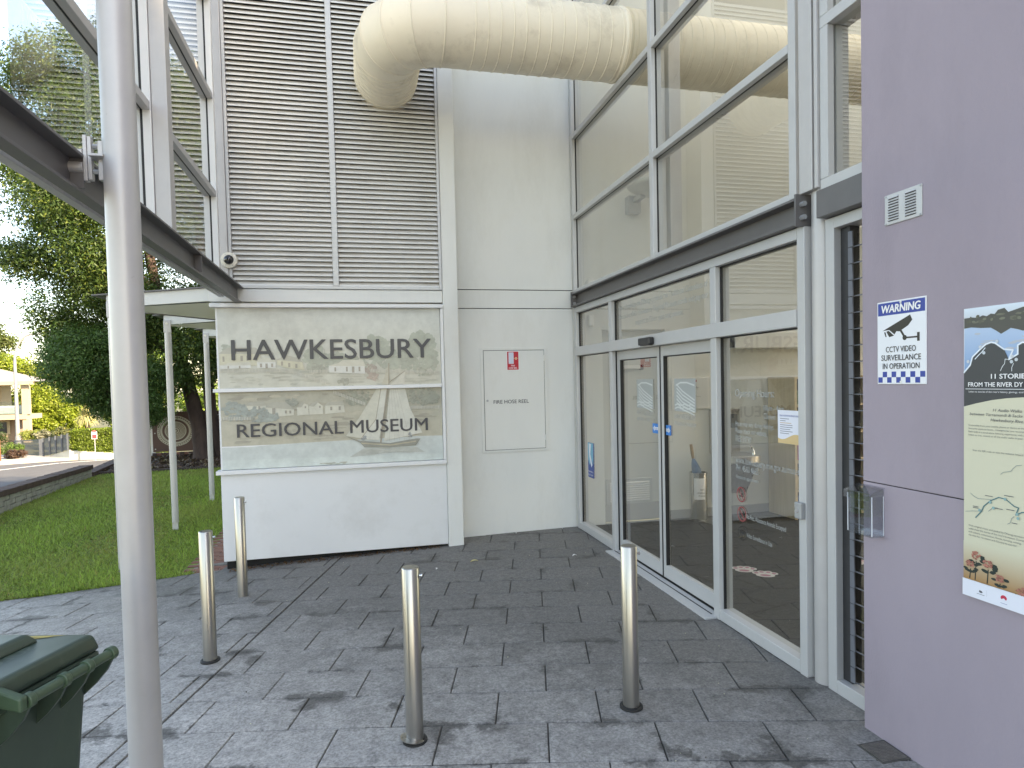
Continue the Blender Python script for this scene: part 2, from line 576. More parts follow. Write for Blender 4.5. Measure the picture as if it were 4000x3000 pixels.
def text(parent, body, frame, x, y, h, material, w=None, align='LEFT', shear=0.0, bold=0.0, lift=0.0012, name='lettering', space=1.0, thick=0.0004):
    cu = bpy.data.curves.new('lettering_curve', 'FONT')
    cu.body = body
    cu.size = 1.0
    cu.align_x = 'LEFT'
    cu.shear = shear
    cu.space_character = space
    cu.resolution_u = 3
    cu.fill_mode = 'FRONT'
    tmp = bpy.data.objects.new('lettering_tmp', cu)
    COL.objects.link(tmp)
    dg = bpy.context.evaluated_depsgraph_get()
    dg.update()
    me = bpy.data.meshes.new_from_object(tmp.evaluated_get(dg))
    bpy.data.objects.remove(tmp)
    bpy.data.curves.remove(cu)
    co = np.empty(len(me.vertices) * 3, np.float32)
    me.vertices.foreach_get('co', co)
    co = co.reshape(-1, 3)
    if len(co) == 0:
        return None
    s = h / 0.72
    x0, x1 = co[:, 0].min(), co[:, 0].max()
    sx = s if w is None else w / (x1 - x0)
    co[:, 0] = (co[:, 0] - x0) * sx
    wid = (x1 - x0) * sx
    off = {'LEFT': 0, 'CENTER': -wid / 2, 'RIGHT': -wid}[align]
    co[:, 0] += x + off
    co[:, 1] = co[:, 1] * s + y
    co[:, 2] = lift
    M4 = np.array(frame)
    faces = [tuple(p.vertices) for p in me.polygons]
    if bold:                           # heavier strokes: the outline repeated a little to the sides
        e = bold * s
        sh_ = [(0, 0), (-e, 0), (e, 0), (0, -e * 0.6), (0, e * 0.6)]
    else:
        sh_ = [(0, 0)]
    allv, allf = [], []
    for q_, (ex, ey) in enumerate(sh_):
        c2 = co + np.array((ex, ey, 1.5e-5 * q_), np.float32)
        base_i = len(co) * q_
        allv.append(c2 @ M4[:3, :3].T + M4[:3, 3])
        allf += [tuple(i + base_i for i in f_) for f_ in faces]
    bpy.data.meshes.remove(me)
    me = bpy.data.meshes.new(name)
    me.from_pydata(np.concatenate(allv).tolist(), [], allf)
    me.update()
    me.name = name
    me.materials.clear()
    return put(name, me, material, parent)

def shade(col, k):
    return tuple(c * k for c in col)

class Print:                           # flat printed artwork: coloured polygons in thin layers on one plane
    def __init__(self, frame):
        self.M = np.array(frame)
        self.v, self.f, self.c = [], [], []
        self.layer, self.order = 0, []
    def poly(self, pts, col, layer=None):
        key = self.layer if layer is None else layer
        i = len(self.v)
        self.order.append((key, len(self.f), i, len(pts)))
        z = 0.0
        for p in pts:
            q = self.M[:3, :3] @ np.array((p[0], p[1], z)) + self.M[:3, 3]
            self.v.append(tuple(q))
            self.c.append((*(p[2] if len(p) > 2 else col), 1.0))
        self.f.append(tuple(range(i, i + len(pts))))
        return self
    def rect(self, x0, y0, x1, y1, col, layer=None, col2=None):
        if col2:
            return self.poly([(x0, y0, col2), (x1, y0, col2), (x1, y1, col), (x0, y1, col)], col, layer)
        return self.poly([(x0, y0), (x1, y0), (x1, y1), (x0, y1)], col, layer)
    def disc(self, x, y, rx, ry, col, layer=None, n=20, jit=0.0):
        pts = []
        for k in range(n):
            t = 2 * math.pi * k / n
            j = 1 + jit * (rnd.random() - 0.5)
            pts.append((x + rx * j * math.cos(t), y + ry * j * math.sin(t)))
        return self.poly(pts, col, layer)
    def annulus(self, x, y, r0, r1, col, layer=None, n=28, sy=1.0):
        for k in range(n):
            a, b = 2 * math.pi * k / n, 2 * math.pi * (k + 1) / n
            self.poly([(x + r0 * math.cos(a), y + r0 * sy * math.sin(a)), (x + r1 * math.cos(a), y + r1 * sy * math.sin(a)),
                       (x + r1 * math.cos(b), y + r1 * sy * math.sin(b)), (x + r0 * math.cos(b), y + r0 * sy * math.sin(b))], col, layer)
        return self
    def line(self, pts, w, col, layer=None):
        for (a, b) in zip(pts[:-1], pts[1:]):
            dx, dy = b[0] - a[0], b[1] - a[1]
            L = math.hypot(dx, dy) or 1e-6
            nx, ny = -dy / L * w / 2, dx / L * w / 2
            ex, ey = dx / L * w * 0.25, dy / L * w * 0.25
            self.poly([(a[0] - nx - ex, a[1] - ny - ey), (b[0] - nx + ex, b[1] - ny + ey), (b[0] + nx + ex, b[1] + ny + ey), (a[0] + nx - ex, a[1] + ny - ey)], col, layer)
        return self
    def blob(self, x, y, rx, ry, col, count, size, layer=None, var=0.25):
        for _ in range(count):
            a, r = rnd.random() * 6.283, math.sqrt(rnd.random())
            px, py = x + rx * r * math.cos(a), y + ry * r * math.sin(a)
            s = size * (0.5 + rnd.random())
            k = 1 + var * (rnd.random() * 2 - 1)
            self.disc(px, py, s, s * (0.6 + 0.5 * rnd.random()), tuple(c * k for c in col), layer, 7, 0.6)
        return self
    def done(self, name, material, parent, fade=None):
        if fade:
            self.c = [tuple(c_[k] * (1 - fade[3]) + fade[k] * fade[3] for k in range(3)) + (1.0,) for c_ in self.c]
        nrm = self.M[:3, 2]                # every printed patch lies a hair above the one before it
        step = min(2e-5, 0.009 / max(1, len(self.f)))
        for r_, (key, fi, i, cnt) in enumerate(sorted(self.order)):
            for j in range(i, i + cnt):
                self.v[j] = tuple(np.array(self.v[j]) + nrm * (0.0006 + step * r_))
        me = bpy.data.meshes.new(name)
        me.from_pydata(self.v, [], self.f)
        at = me.color_attributes.new('Col', 'FLOAT_COLOR', 'POINT')
        at.data.foreach_set('color', np.array(self.c, np.float32).ravel())
        return put(name, me, material, parent)

def leaves(name, pos, nrm, size, col, aspect, material, parent, fold=0.25):
    # rhombic leaf blades: pos (N,3), nrm (N,3), size (N,), col (N,3)
    N = len(pos)
    a = nrs.normal(size=(N, 3))
    nrm = nrm / np.maximum(1e-6, np.linalg.norm(nrm, axis=1))[:, None]
    a -= nrm * (a * nrm).sum(1)[:, None]
    a /= np.maximum(1e-6, np.linalg.norm(a, axis=1))[:, None]
    b = np.cross(nrm, a)
    L, Wd = size[:, None], (size * aspect)[:, None]
    v = np.stack([pos - a * L, pos - b * Wd + nrm * Wd * fold, pos + a * L, pos + b * Wd + nrm * Wd * fold], 1).reshape(-1, 3)
    me = bpy.data.meshes.new(name)
    me.vertices.add(N * 4)
    me.vertices.foreach_set('co', v.astype(np.float32).ravel())
    me.loops.add(N * 4)
    me.loops.foreach_set('vertex_index', np.arange(N * 4, dtype=np.int32))
    me.polygons.add(N)
    me.polygons.foreach_set('loop_start', np.arange(0, N * 4, 4, dtype=np.int32))
    me.update(calc_edges=True)
    at = me.color_attributes.new('Col', 'FLOAT_COLOR', 'POINT')
    c4 = np.ones((N * 4, 4), np.float32)
    c4[:, :3] = np.repeat(col, 4, 0)
    at.data.foreach_set('color', c4.ravel())
    return put(name, me, material, parent)

def clump_leaves(clumps, size, base, var=0.3, shell=0.55, jit=0.9, tipcol=None):
    P, N, S, C = [], [], [], []
    for (c, r, n) in clumps:
        d = nrs.normal(size=(n, 3))
        d /= np.linalg.norm(d, axis=1)[:, None]
        rr = shell + (1 - shell) * nrs.rand(n) ** 0.6
        rr *= 1 + 0.18 * nrs.normal(size=n)
        P.append(np.array(c) + d * rr[:, None] * np.array(r))
        N.append(d + nrs.normal(size=(n, 3)) * jit + np.array((0, 0, 0.5)))
        S.append(size * (0.6 + 0.8 * nrs.rand(n)))
        k = (1 + var * (nrs.rand(n) * 2 - 1)) * (1 + 0.22 * (nrs.rand() * 2 - 1))
        cc = np.array(base)[None, :] * k[:, None]
        if tipcol is not None:
            t = (nrs.rand(n) < 0.18)[:, None]
            cc = np.where(t, np.array(tipcol)[None, :] * k[:, None], cc)
        C.append(cc)
    return np.concatenate(P), np.concatenate(N), np.concatenate(S), np.concatenate(C)

def crown_clumps(c, r, k, cr, n, bottom=-1.0, seed=0):
    q = np.random.RandomState(seed)
    out = []
    while len(out) < k:
        d = q.normal(size=3)
        d /= np.linalg.norm(d)
        if d[2] < bottom:
            continue
        t = q.uniform(0.45, 1.0) ** 0.5
        s = cr * q.uniform(0.7, 1.35)
        out.append((np.array(c) + d * t * np.array(r), (s, s, s * 0.8), int(n * (s / cr) ** 2)))
    return out

# ------------------------------------------------------------------ ground levels
UG = [-9.0, -6.0, -4.8, -4.1, -3.28, -2.7, -2.16, -1.9, -1.36, -0.9, -0.43, 0.25]
ZG = [-0.34, -0.26, -0.215, -0.178, -0.115, -0.08, -0.058, -0.05, -0.036, -0.022, -0.012, 0.0]
TC, TS = math.cos(0.2638), math.sin(0.2638)
def uv2xy(u, v):
    return (u * TC + v * TS, -u * TS + v * TC)
def xy2uv(x, y):
    return (x * TC - y * TS, x * TS + y * TC)
def zpav(x, y):
    return float(np.interp(xy2uv(x, y)[0], UG, ZG))
def zlawn(x, y):
    return -0.2 + 0.085 * max(0.0, min(1.0, (x + 3.1) / 1.7))

def clip(poly, a, b, c):               # keep a*x + b*y <= c
    out = []
    for i in range(len(poly)):
        p, q = poly[i], poly[(i + 1) % len(poly)]
        dp, dq = a * p[0] + b * p[1] - c, a * q[0] + b * q[1] - c
        if dp <= 0:
            out.append(p)
        if dp * dq < 0:
            t = dp / (dp - dq)
            out.append((p[0] + t * (q[0] - p[0]), p[1] + t * (q[1] - p[1])))
    return out

def paving_piece(poly_uv, cu, cv, parent, name, material, zf, gap=0.0036, th=0.03, inset=0.003):
    # one stone: polygon in paving coordinates; small chamfer, real thickness
    if len(poly_uv) < 3:
        return None
    A = 0.5 * sum(poly_uv[i][0] * poly_uv[(i + 1) % len(poly_uv)][1] - poly_uv[(i + 1) % len(poly_uv)][0] * poly_uv[i][1] for i in range(len(poly_uv)))
    if abs(A) < 0.004:
        return None
    if A < 0:
        poly_uv = poly_uv[::-1]
    cx = sum(p[0] for p in poly_uv) / len(poly_uv)
    cy = sum(p[1] for p in poly_uv) / len(poly_uv)
    def shrink(d):
        o = []
        for p in poly_uv:
            dx, dy = p[0] - cx, p[1] - cy
            o.append((p[0] - math.copysign(min(d, abs(dx) * 0.5), dx), p[1] - math.copysign(min(d, abs(dy) * 0.5), dy)))
        return o
    lev = rnd.uniform(-0.0012, 0.0012)
    tx, ty = rnd.uniform(-0.003, 0.003), rnd.uniform(-0.004, 0.004)
    top, rim = shrink(gap + inset), shrink(gap)
    V, UVs = [], []
    ox, oy = uv2xy(cx, cy)
    oz = zf(ox, oy)
    for ring, dz in ((top, 0.0), (rim, -inset), (rim, -th)):
        for p in ring:
            x, y = uv2xy(*p)
            z = zf(x, y) + dz + lev + tx * (p[0] - cx) + ty * (p[1] - cy)
            V.append((x - ox, y - oy, z - oz))
            UVs.append((p[0] - cu, p[1] - cv))
    k = len(poly_uv)
    Fs = [tuple(range(k))]
    for r in range(2):
        for j in range(k):
            q = (j + 1) % k
            Fs.append((r * k + j, (r + 1) * k + j, (r + 1) * k + q, r * k + q))
    me = bpy.data.meshes.new(name)
    me.from_pydata(V, [], Fs)
    ul = me.uv_layers.new(name='UVMap')
    for lp in me.loops:
        ul.data[lp.index].uv = UVs[lp.vertex_index]
    me.materials.append(material)
    o = bpy.data.objects.new(name, me)
    COL.objects.link(o)
    o.parent = parent
    o.location = (ox, oy, oz)
    return o

# ------------------------------------------------------------------ the ground and the setting
b = MB()
b.quad((-420, -300, -2.25), (420, -300, -2.25), (420, 520, -2.25), (-420, 520, -2.25))
struct(put('ground', b, mat('dry_ground', (0.10, 0.10, 0.05), 0.95, var=0.3, vscale=0.3)))

b = MB()                               # bedding slab that carries the paving
xs = [-8.0, -6.0, -5.0, -4.2, -3.5, -2.8, -2.2, -1.7, -1.2, -0.6, 0.0, 1.0, 2.2, 2.46]
ys = [-12, -6, -3, -1, 0.5, 2, 3, 4, 5, 6, 6.62]
for i in range(len(xs) - 1):
    for j in range(len(ys) - 1):
        q = [(xs[i], ys[j]), (xs[i + 1], ys[j]), (xs[i + 1], ys[j + 1]), (xs[i], ys[j + 1])]
        b.quad(*[(x, y, zpav(x, y) - 0.010) for x, y in q])
b.quad((-1.3, 6.62, -0.09), (2.46, 6.62, -0.01), (2.46, 6.95, -0.01), (-1.3, 6.95, -0.09))
pavement = struct(put('pavement', b, GROUT))

LT, WT, V0 = 0.511, 0.32, 2.733
JOINT = -1.922
for k in range(-5, 14):
    v0 = V0 + WT * k
    off = 0.549 if k % 2 == 0 else 0.297
    for j in range(-12, 9):
        u0 = off + LT * (j - 1)
        base = [(u0, v0), (u0 + LT, v0), (u0 + LT, v0 + WT), (u0, v0 + WT)]
        cxy = uv2xy(u0 + LT / 2, v0 + WT / 2)
        if cxy[1] < 1.55 or cxy[0] < -4.6 + 0.0 * cxy[1]:
            continue
        if cxy[0] > 2.6:
            continue
        p = base
        # world limits expressed in paving coordinates
        ylim = 6.6 if cxy[0] < -1.45 else 6.9
        p = clip(p, -TS, TC, ylim)                      # y <= ylim
        p = clip(p, TC, TS, 2.40 if cxy[1] > 2.45 else 2.30)   # x <= limit
        if len(p) < 3:
            continue
        parts = [p]
        if u0 < JOINT < u0 + LT:
            parts = [clip(p, 1, 0, JOINT - 0.004), clip(p, -1, 0, -(JOINT + 0.004))]
        for q in parts:
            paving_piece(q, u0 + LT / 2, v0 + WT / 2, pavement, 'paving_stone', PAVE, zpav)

b = MB()
b.quad((2.36, -2.1, -0.012), (10, -2.1, -0.012), (10, 6.9, -0.012), (2.36, 6.9, -0.012))
floor = struct(put('floor', b, GROUT))
for k in range(-1, 18):
    v0 = V0 + WT * k
    off = 0.549 if k % 2 == 0 else 0.297
    for j in range(-2, 14):
        u0 = off + LT * (j - 1)
        cxy = uv2xy(u0 + LT / 2, v0 + WT / 2)
        if not (2.2 < cxy[0] < 7.2 and 2.6 < cxy[1] < 7.0):
            continue
        p = [(u0, v0), (u0 + LT, v0), (u0 + LT, v0 + WT), (u0, v0 + WT)]
        p = clip(p, -TC, -TS, -2.47)
        p = clip(p, -TS, TC, 6.82)
        if len(p) >= 3:
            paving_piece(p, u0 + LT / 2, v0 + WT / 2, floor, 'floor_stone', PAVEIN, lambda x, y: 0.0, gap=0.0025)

b = MB()                               # unseen pale forecourt added behind the camera to bounce sunlight forward
fx = [-8.0, -6.0, -4.2, -2.8, -1.7, -0.6, 0.5, 2.2, 2.46, 12]
for i in range(len(fx) - 1):
    q = [(fx[i], -16), (fx[i + 1], -16), (fx[i + 1], 1.2 if fx[i + 1] < 2.3 else -5.2), (fx[i], 1.2 if fx[i + 1] < 2.3 else -5.2)]
    b.quad(*[(x, y, zpav(x, y) - 0.004) for x, y in q])
struct(put('bounce_forecourt', b, mat('bounce_paving', (0.42, 0.40, 0.37), 0.85, var=0.15, vscale=1.2)))

# lawn terrace, grass, mulch bed
b = MB()
gx = np.linspace(-5.75, -1.66, 14)
gy = np.linspace(6.63, 15.9, 20)
for i in range(len(gx) - 1):
    for j in range(len(gy) - 1):
        q = [(gx[i], gy[j]), (gx[i + 1], gy[j]), (gx[i + 1], gy[j + 1]), (gx[i], gy[j + 1])]
        b.quad(*[(x, y, zlawn(x, y) - 0.012) for x, y in q])
struct(put('lawn', b, LAWNSOIL))

N = 110000
py = 6.585 + (15.85 - 6.61) * nrs.rand(N) ** 1.35
px = -5.62 + (5.62 - 1.60) * nrs.rand(N)
keep = ~((px > -1.75) & (py > 6.7)) & (px > -6.2)
px, py = px[keep], py[keep]
pz = -0.2 + 0.085 * np.clip((px + 3.1) / 1.7, 0, 1) - 0.012
n_ = len(px)
patch = 0.5 + 0.5 * np.sin(px * 2.1 + 1.3 * np.sin(py * 0.9)) * np.cos(py * 1.3 + px * 0.7)
hgt = (0.018 + 0.024 * nrs.rand(n_) + 0.04 * nrs.rand(n_) ** 7) * (0.65 + 0.7 * patch)
ang = nrs.rand(n_) * 6.283
lean = nrs.normal(size=(n_, 2)) * 0.030
wid = 0.0045 + 0.003 * nrs.rand(n_) + 0.0006 * (py - 6.6)
v = np.empty((n_, 3, 3))
v[:, 0] = np.stack([px - np.cos(ang) * wid, py - np.sin(ang) * wid, pz], 1)
v[:, 1] = np.stack([px + np.cos(ang) * wid, py + np.sin(ang) * wid, pz], 1)
v[:, 2] = np.stack([px + lean[:, 0], py + lean[:, 1], pz + hgt], 1)
me = bpy.data.meshes.new('grass')
me.vertices.add(n_ * 3)
me.vertices.foreach_set('co', v.astype(np.float32).ravel())
me.loops.add(n_ * 3)
me.loops.foreach_set('vertex_index', np.arange(n_ * 3, dtype=np.int32))
me.polygons.add(n_)
me.polygons.foreach_set('loop_start', np.arange(0, n_ * 3, 3, dtype=np.int32))
me.update(calc_edges=True)
at = me.color_attributes.new('Col', 'FLOAT_COLOR', 'POINT')
gc = np.array((0.285, 0.390, 0.082))[None, :] * (0.45 + 0.95 * nrs.rand(n_) + 0.25 * (patch - 0.5))[:, None]
p2 = 0.5 + 0.5 * np.sin(px * 1.1 + 0.8 * np.sin(py * 1.7 + px)) * np.sin(py * 0.8 - px * 0.5 + 1.0)
yl = np.clip((p2 - 0.45) * 2.2 + 0.35 * nrs.normal(size=n_), 0, 1)[:, None]
gc = gc * (1 - 0.6 * yl) + np.array((0.36, 0.37, 0.12))[None, :] * (0.6 * yl) * (0.7 + 0.6 * nrs.rand(n_))[:, None]
dry = (nrs.rand(n_) < 0.06 + 0.30 * (patch < 0.22))[:, None]
gc = np.where(dry, np.array((0.34, 0.31, 0.11))[None, :] * (0.7 + 0.6 * nrs.rand(n_))[:, None], gc)
c4 = np.ones((n_ * 3, 4), np.float32)
c4[:, :3] = np.repeat(gc, 3, 0)
at.data.foreach_set('color', c4.ravel())
stuff(put('grass', me, GRASS), 'short green lawn with dry patches beside the museum')

b = MB()
b.quad((-5.9, 15.9, -0.205), (-1.3, 15.9, -0.20), (-1.3, 19.4, -0.16), (-5.9, 19.4, -0.16))
struct(put('mulch_bed', b, MULCH))
N = 5200
pos = np.stack([-5.9 + 4.6 * nrs.rand(N), 15.95 + 3.1 * nrs.rand(N), -0.195 + 0.05 * nrs.rand(N)], 1)
cc = np.array((0.10, 0.065, 0.05))[None, :] * (0.35 + 1.3 * nrs.rand(N))[:, None]
lt = (nrs.rand(N) < 0.06)[:, None]
cc = np.where(lt, np.array((0.35, 0.30, 0.26))[None, :], cc)
stuff(leaves('bark_chips', pos, nrs.normal(size=(N, 3)) * 0.5 + np.array((0, 0, 1)), 0.03 + 0.05 * nrs.rand(N), cc, 0.35, LEAF, None), 'brown bark chips in the garden bed')
b = MB()
b.box(-5.9, -1.3, 15.82, 15.9, -0.26, -0.15)
tag(put('timber_edging', b, mat('dark_timber', (0.05, 0.035, 0.028), 0.9, var=0.3, vscale=8)), 'low dark timber edging between the lawn and the bark bed', 'edging')

# brick strip along the museum
b = MB()
b.quad((-1.74, 6.63, -0.145), (-1.28, 6.63, -0.128), (-1.28, 13, -0.128), (-1.74, 13, -0.145))
strip = struct(put('brick_strip', b, MORTAR))
row = 0
y = 6.63
while y < 10.2:
    x = -1.735 + (0.115 if row % 2 else 0.0)
    xs_ = [-1.735] + ([x] if row % 2 else []) 
    while x < -1.30:
        x1 = min(x + 0.222, -1.285)
        z = -0.142 + (x + 1.74) * 0.037
        bb = MB()
        bb.box(x + 0.005, x1 - 0.005, y + 0.004, y + 0.071, z - 0.03, z + 0.010 + rnd.uniform(0, 0.003))
        put('brick', bb, BRICK, strip, bevel=0.003, seg=1)
        x += 0.23
    y += 0.075
    row += 1

# low garden wall: pale blocks under a course of dark bricks on edge
lw = thing('garden_wall', 'low grey block garden wall with a dark brick coping along the lawn', 'wall', (-5.6, 13, -0.2))
def wallx(y):
    return -5.42 - 0.065 * (y - 11.33)
b = MB()
b.prism([(wallx(3) + 0.02, 3, -0.4), (wallx(15.47) + 0.0, 15.47, -0.4), (wallx(15.47) - 0.2, 15.47, -0.4), (wallx(3) - 0.2, 3, -0.4)], (0, 0, 0.42))
put('core', b, MORTAR, lw)
zt = lambda y: 0.06 - 0.024 * (y - 11.33)
for c in range(4):
    y = 8.4 + (0.2 if c % 2 else 0)
    while y < 15.45:
        y1 = min(y + 0.39, 15.46)
        za = zt(y) - 0.082 * (c + 1)
        bb = MB()
        xw, xw1 = wallx(y), wallx(y1)
        bb.hexa([(xw - 0.05, y + 0.005, za), (xw + 0.035, y + 0.005, za), (xw1 + 0.035, y1 - 0.005, za), (xw1 - 0.05, y1 - 0.005, za),
                 (xw - 0.05, y + 0.005, za + 0.073), (xw + 0.035, y + 0.005, za + 0.073), (xw1 + 0.035, y1 - 0.005, za + 0.073), (xw1 - 0.05, y1 - 0.005, za + 0.073)])
        put('block', bb, BLOCK, lw)
        y += 0.4
y = 8.4
while y < 15.44:
    xw = wallx(y)
    za = zt(y)
    bb = MB()
    bb.box(xw - 0.21, xw + 0.05, y + 0.004, y + 0.074, za - 0.005 + rnd.uniform(-0.003, 0.003), za + 0.085 + rnd.uniform(-0.004, 0.004))
    put('brick', bb, BRICKD, lw)
    y += 0.078
le = thing('brick_edging', 'low dark brick edging continuing past the end of the garden wall', 'edging', (-5.6, 16.5, -0.2))
y = 15.55
while y < 19:
    xw = wallx(y)
    bb = MB()
    bb.box(xw - 0.21, xw + 0.04, y + 0.004, y + 0.106, -0.4, -0.12 + 0.02 * (y - 15.5) + rnd.uniform(-0.004, 0.004))
    put('brick', bb, BRICKD, le)
    y += 0.11

# ------------------------------------------------------------------ street side
b = MB()
kerb = [(-80, 18), (-40, 30), (-24, 35.6), (-18.03, 37.95), (-16.6, 38.5), (-15.2, 38.75), (-13, 38.35), (-8, 36.9), (-5, 36), (-5, 30)]
road = [(-5.9, 3), (-5.9, 30)] + kerb[::-1] + [(-80, 3)]
i0 = len(b.v)
b.v += [(x, y, -2.06) for x, y in road]
b.f.append(tuple(range(i0, i0 + len(road))))
rd = struct(put('road', b, ASPHALT))
b = MB()
ln = [(-30, 17.5), (-19.0, 32.3), (-16.96, 35.4), (-15.2, 37.55), (-13.2, 38.1), (-9, 37.1)]
for (a, c) in zip(ln[:-1], ln[1:]):
    d = Vector((c[0] - a[0], c[1] - a[1], 0)).normalized()
    nrm_ = Vector((-d.y, d.x, 0)) * 0.09
    b.quad((a[0] - nrm_.x, a[1] - nrm_.y, -2.055), (c[0] - nrm_.x, c[1] - nrm_.y, -2.055), (c[0] + nrm_.x, c[1] + nrm_.y, -2.055), (a[0] + nrm_.x, a[1] + nrm_.y, -2.055))
put('road_line', b, LINEPAINT, rd)
b = MB()
fp = [(-80, 18.1), (-40, 30.1), (-24, 35.7), (-18.03, 38.05), (-16.6, 38.6), (-15.2, 38.85), (-15.4, 39.3), (-17.3, 41.0), (-19.5, 43.2), (-26, 41), (-80, 26)]
b.prism([(x, y, -2.2) for x, y in fp], (0, 0, 0.24))
struct(put('footpath', b, CONCRETE))

rw = thing('rendered_wall', 'pale rendered retaining wall stepping down below the hedge', 'wall', (-15, 39.4, -2.1))
b = MB()
A, B_, Cc = Vector((-17.31, 41.01, 0)), Vector((-15.41, 39.28, 0)), Vector((-13.05, 38.48, 0))
b.hexa([(A.x, A.y, -2.2), (B_.x, B_.y, -2.2), (B_.x + 0.15, B_.y + 0.3, -2.2), (A.x + 0.2, A.y + 0.3, -2.2),
        (A.x, A.y, -2.0), (B_.x, B_.y, -1.55), (B_.x + 0.15, B_.y + 0.3, -1.55), (A.x + 0.2, A.y + 0.3, -2.0)])
put('sloped_panel', b, RENDERW, rw)
for i in range(9):
    p = B_ + (Cc - B_) * (i / 5.2)
    q = B_ + (Cc - B_) * ((i + 1) / 5.2)
    zt_ = -1.60 - 0.03 * i + 0.0
    bb = MB()
    bb.hexa([(p.x, p.y, -2.2), (q.x, q.y, -2.2), (q.x, q.y + 0.3, -2.2), (p.x, p.y + 0.3, -2.2), (p.x, p.y, zt_), (q.x, q.y, zt_), (q.x, q.y + 0.3, zt_), (p.x, p.y + 0.3, zt_)])
    put('wall_step', bb, RENDERW, rw)

hg = thing('hedge', 'tall clipped green hedge above the pale retaining wall', 'hedge', (-14, 39.2, -1.5))
N = 26000
t = nrs.rand(N) * 2.2
d = np.array(Cc - B_)
basep = np.array(B_)[None, :] + d[None, :] * t[:, None]
zz = nrs.rand(N)
dep = nrs.rand(N) ** 2.2 * 0.9
topm = nrs.rand(N) < 0.25
z0 = -1.62 - 0.1 * t
z1 = -0.55 + 0.10 * t
hz = np.where(topm, z1 - 0.1 * nrs.rand(N) ** 2, z0 + (z1 - z0) * zz)
dp = np.where(topm, nrs.rand(N) * 1.2, dep)
pos = basep + np.stack([np.zeros(N), 0.15 + dp, hz], 1)
pos[:, 2] += 0.03 * nrs.normal(size=N)
nn = np.where(topm[:, None], np.array((0, 0, 1.0)), np.array((-0.3, -1.0, 0.2))) + nrs.normal(size=(N, 3)) * 0.7
cc = np.array((0.12, 0.165, 0.022))[None, :] * (0.55 + 0.9 * nrs.rand(N))[:, None]
leaves('foliage', pos, nn, 0.05 + 0.05 * nrs.rand(N), cc, 0.5, LEAF, hg)

gt = thing('sliding_gate', 'charcoal slatted sliding gate on top of the sloping wall', 'gate', (-16.4, 40.1, -1.9))
def gate(t0, t1, a, b2, zb0, zb1, zt0, zt1, n):
    for i in range(n):
        f = (i + 0.5) / n
        p, q = a + (b2 - a) * t0, a + (b2 - a) * t1
        za = zb0 + (zt0 - zb0) * f
        zb = zb1 + (zt1 - zb1) * f
        h = (zt0 - zb0) / n * 0.32
        bb = MB()
        bb.hexa([(p.x, p.y - 0.10, za - h), (q.x, q.y - 0.10, zb - h), (q.x, q.y - 0.08, zb - h), (p.x, p.y - 0.08, za - h),
                 (p.x, p.y - 0.10, za + h), (q.x, q.y - 0.10, zb + h), (q.x, q.y - 0.08, zb + h), (p.x, p.y - 0.08, za + h)])
        put('slat', bb, FENCEG, gt)
gate(0, 1, A, B_, -1.95, -1.52, -0.98, -0.68, 18)
for f in (0.0, 0.27, 0.52, 0.77, 1.0):
    p = A + (B_ - A) * f
    bb = MB()
    bb.box(p.x - 0.035, p.x + 0.035, p.y - 0.17, p.y - 0.11, -1.98 + 0.43 * f, -0.94 + 0.3 * f)
    put('upright', bb, FENCEG, gt)
gl = thing('driveway_gate', 'charcoal slatted driveway gate beside the sliding gate', 'gate', (-18.8, 43, -1.95))
for i in range(14):
    bb = MB()
    za = -1.9 + i * 0.055
    bb.hexa([(-19.9, 43.5, za - 0.1), (-17.75, 41.55, za), (-17.75, 41.57, za), (-19.9, 43.52, za - 0.1), (-19.9, 43.5, za - 0.07), (-17.75, 41.55, za + 0.035), (-17.75, 41.57, za + 0.035), (-19.9, 43.52, za - 0.07)])
    put('slat', bb, FENCEG, gl)
bb = MB()
bb.box(-17.72, -17.55, 41.35, 41.5, -2.0, -1.05)
put('gate_post', bb, FENCEG, gl)
bb = MB()
bb.hexa([(-19.9, 43.48, -1.25), (-17.75, 41.53, -1.12), (-17.75, 41.59, -1.12), (-19.9, 43.54, -1.25), (-19.9, 43.48, -1.19), (-17.75, 41.53, -1.06), (-17.75, 41.59, -1.06), (-19.9, 43.54, -1.19)])
put('top_rail', bb, FENCEG, gl)

sg = thing('street_sign', 'small red and white parking sign on a thin pole before the hedge', 'sign', (-13.73, 38.1, -2.06))
b = MB().cyl((-13.73, 38.1, -2.06), (-13.73, 38.1, -0.55), 0.022, 8)
put('pole', b, GALV, sg)
pr = Print(front(-13.86, 38.06, -0.92))
pr.rect(0, 0, 0.26, 0.36, (0.75, 0.72, 0.72))
pr.rect(0.02, 0.02, 0.24, 0.24, (0.55, 0.05, 0.06), 1)
pr.disc(0.13, 0.40, 0.09, 0.06, (0.55, 0.1, 0.1), 1)
b = MB().box(-13.86, -13.60, 38.062, 38.07, -0.92, -0.50)
pl = put('sign_plate', b, GALV, sg)
pr.done('sign_print', PRINT, pl)

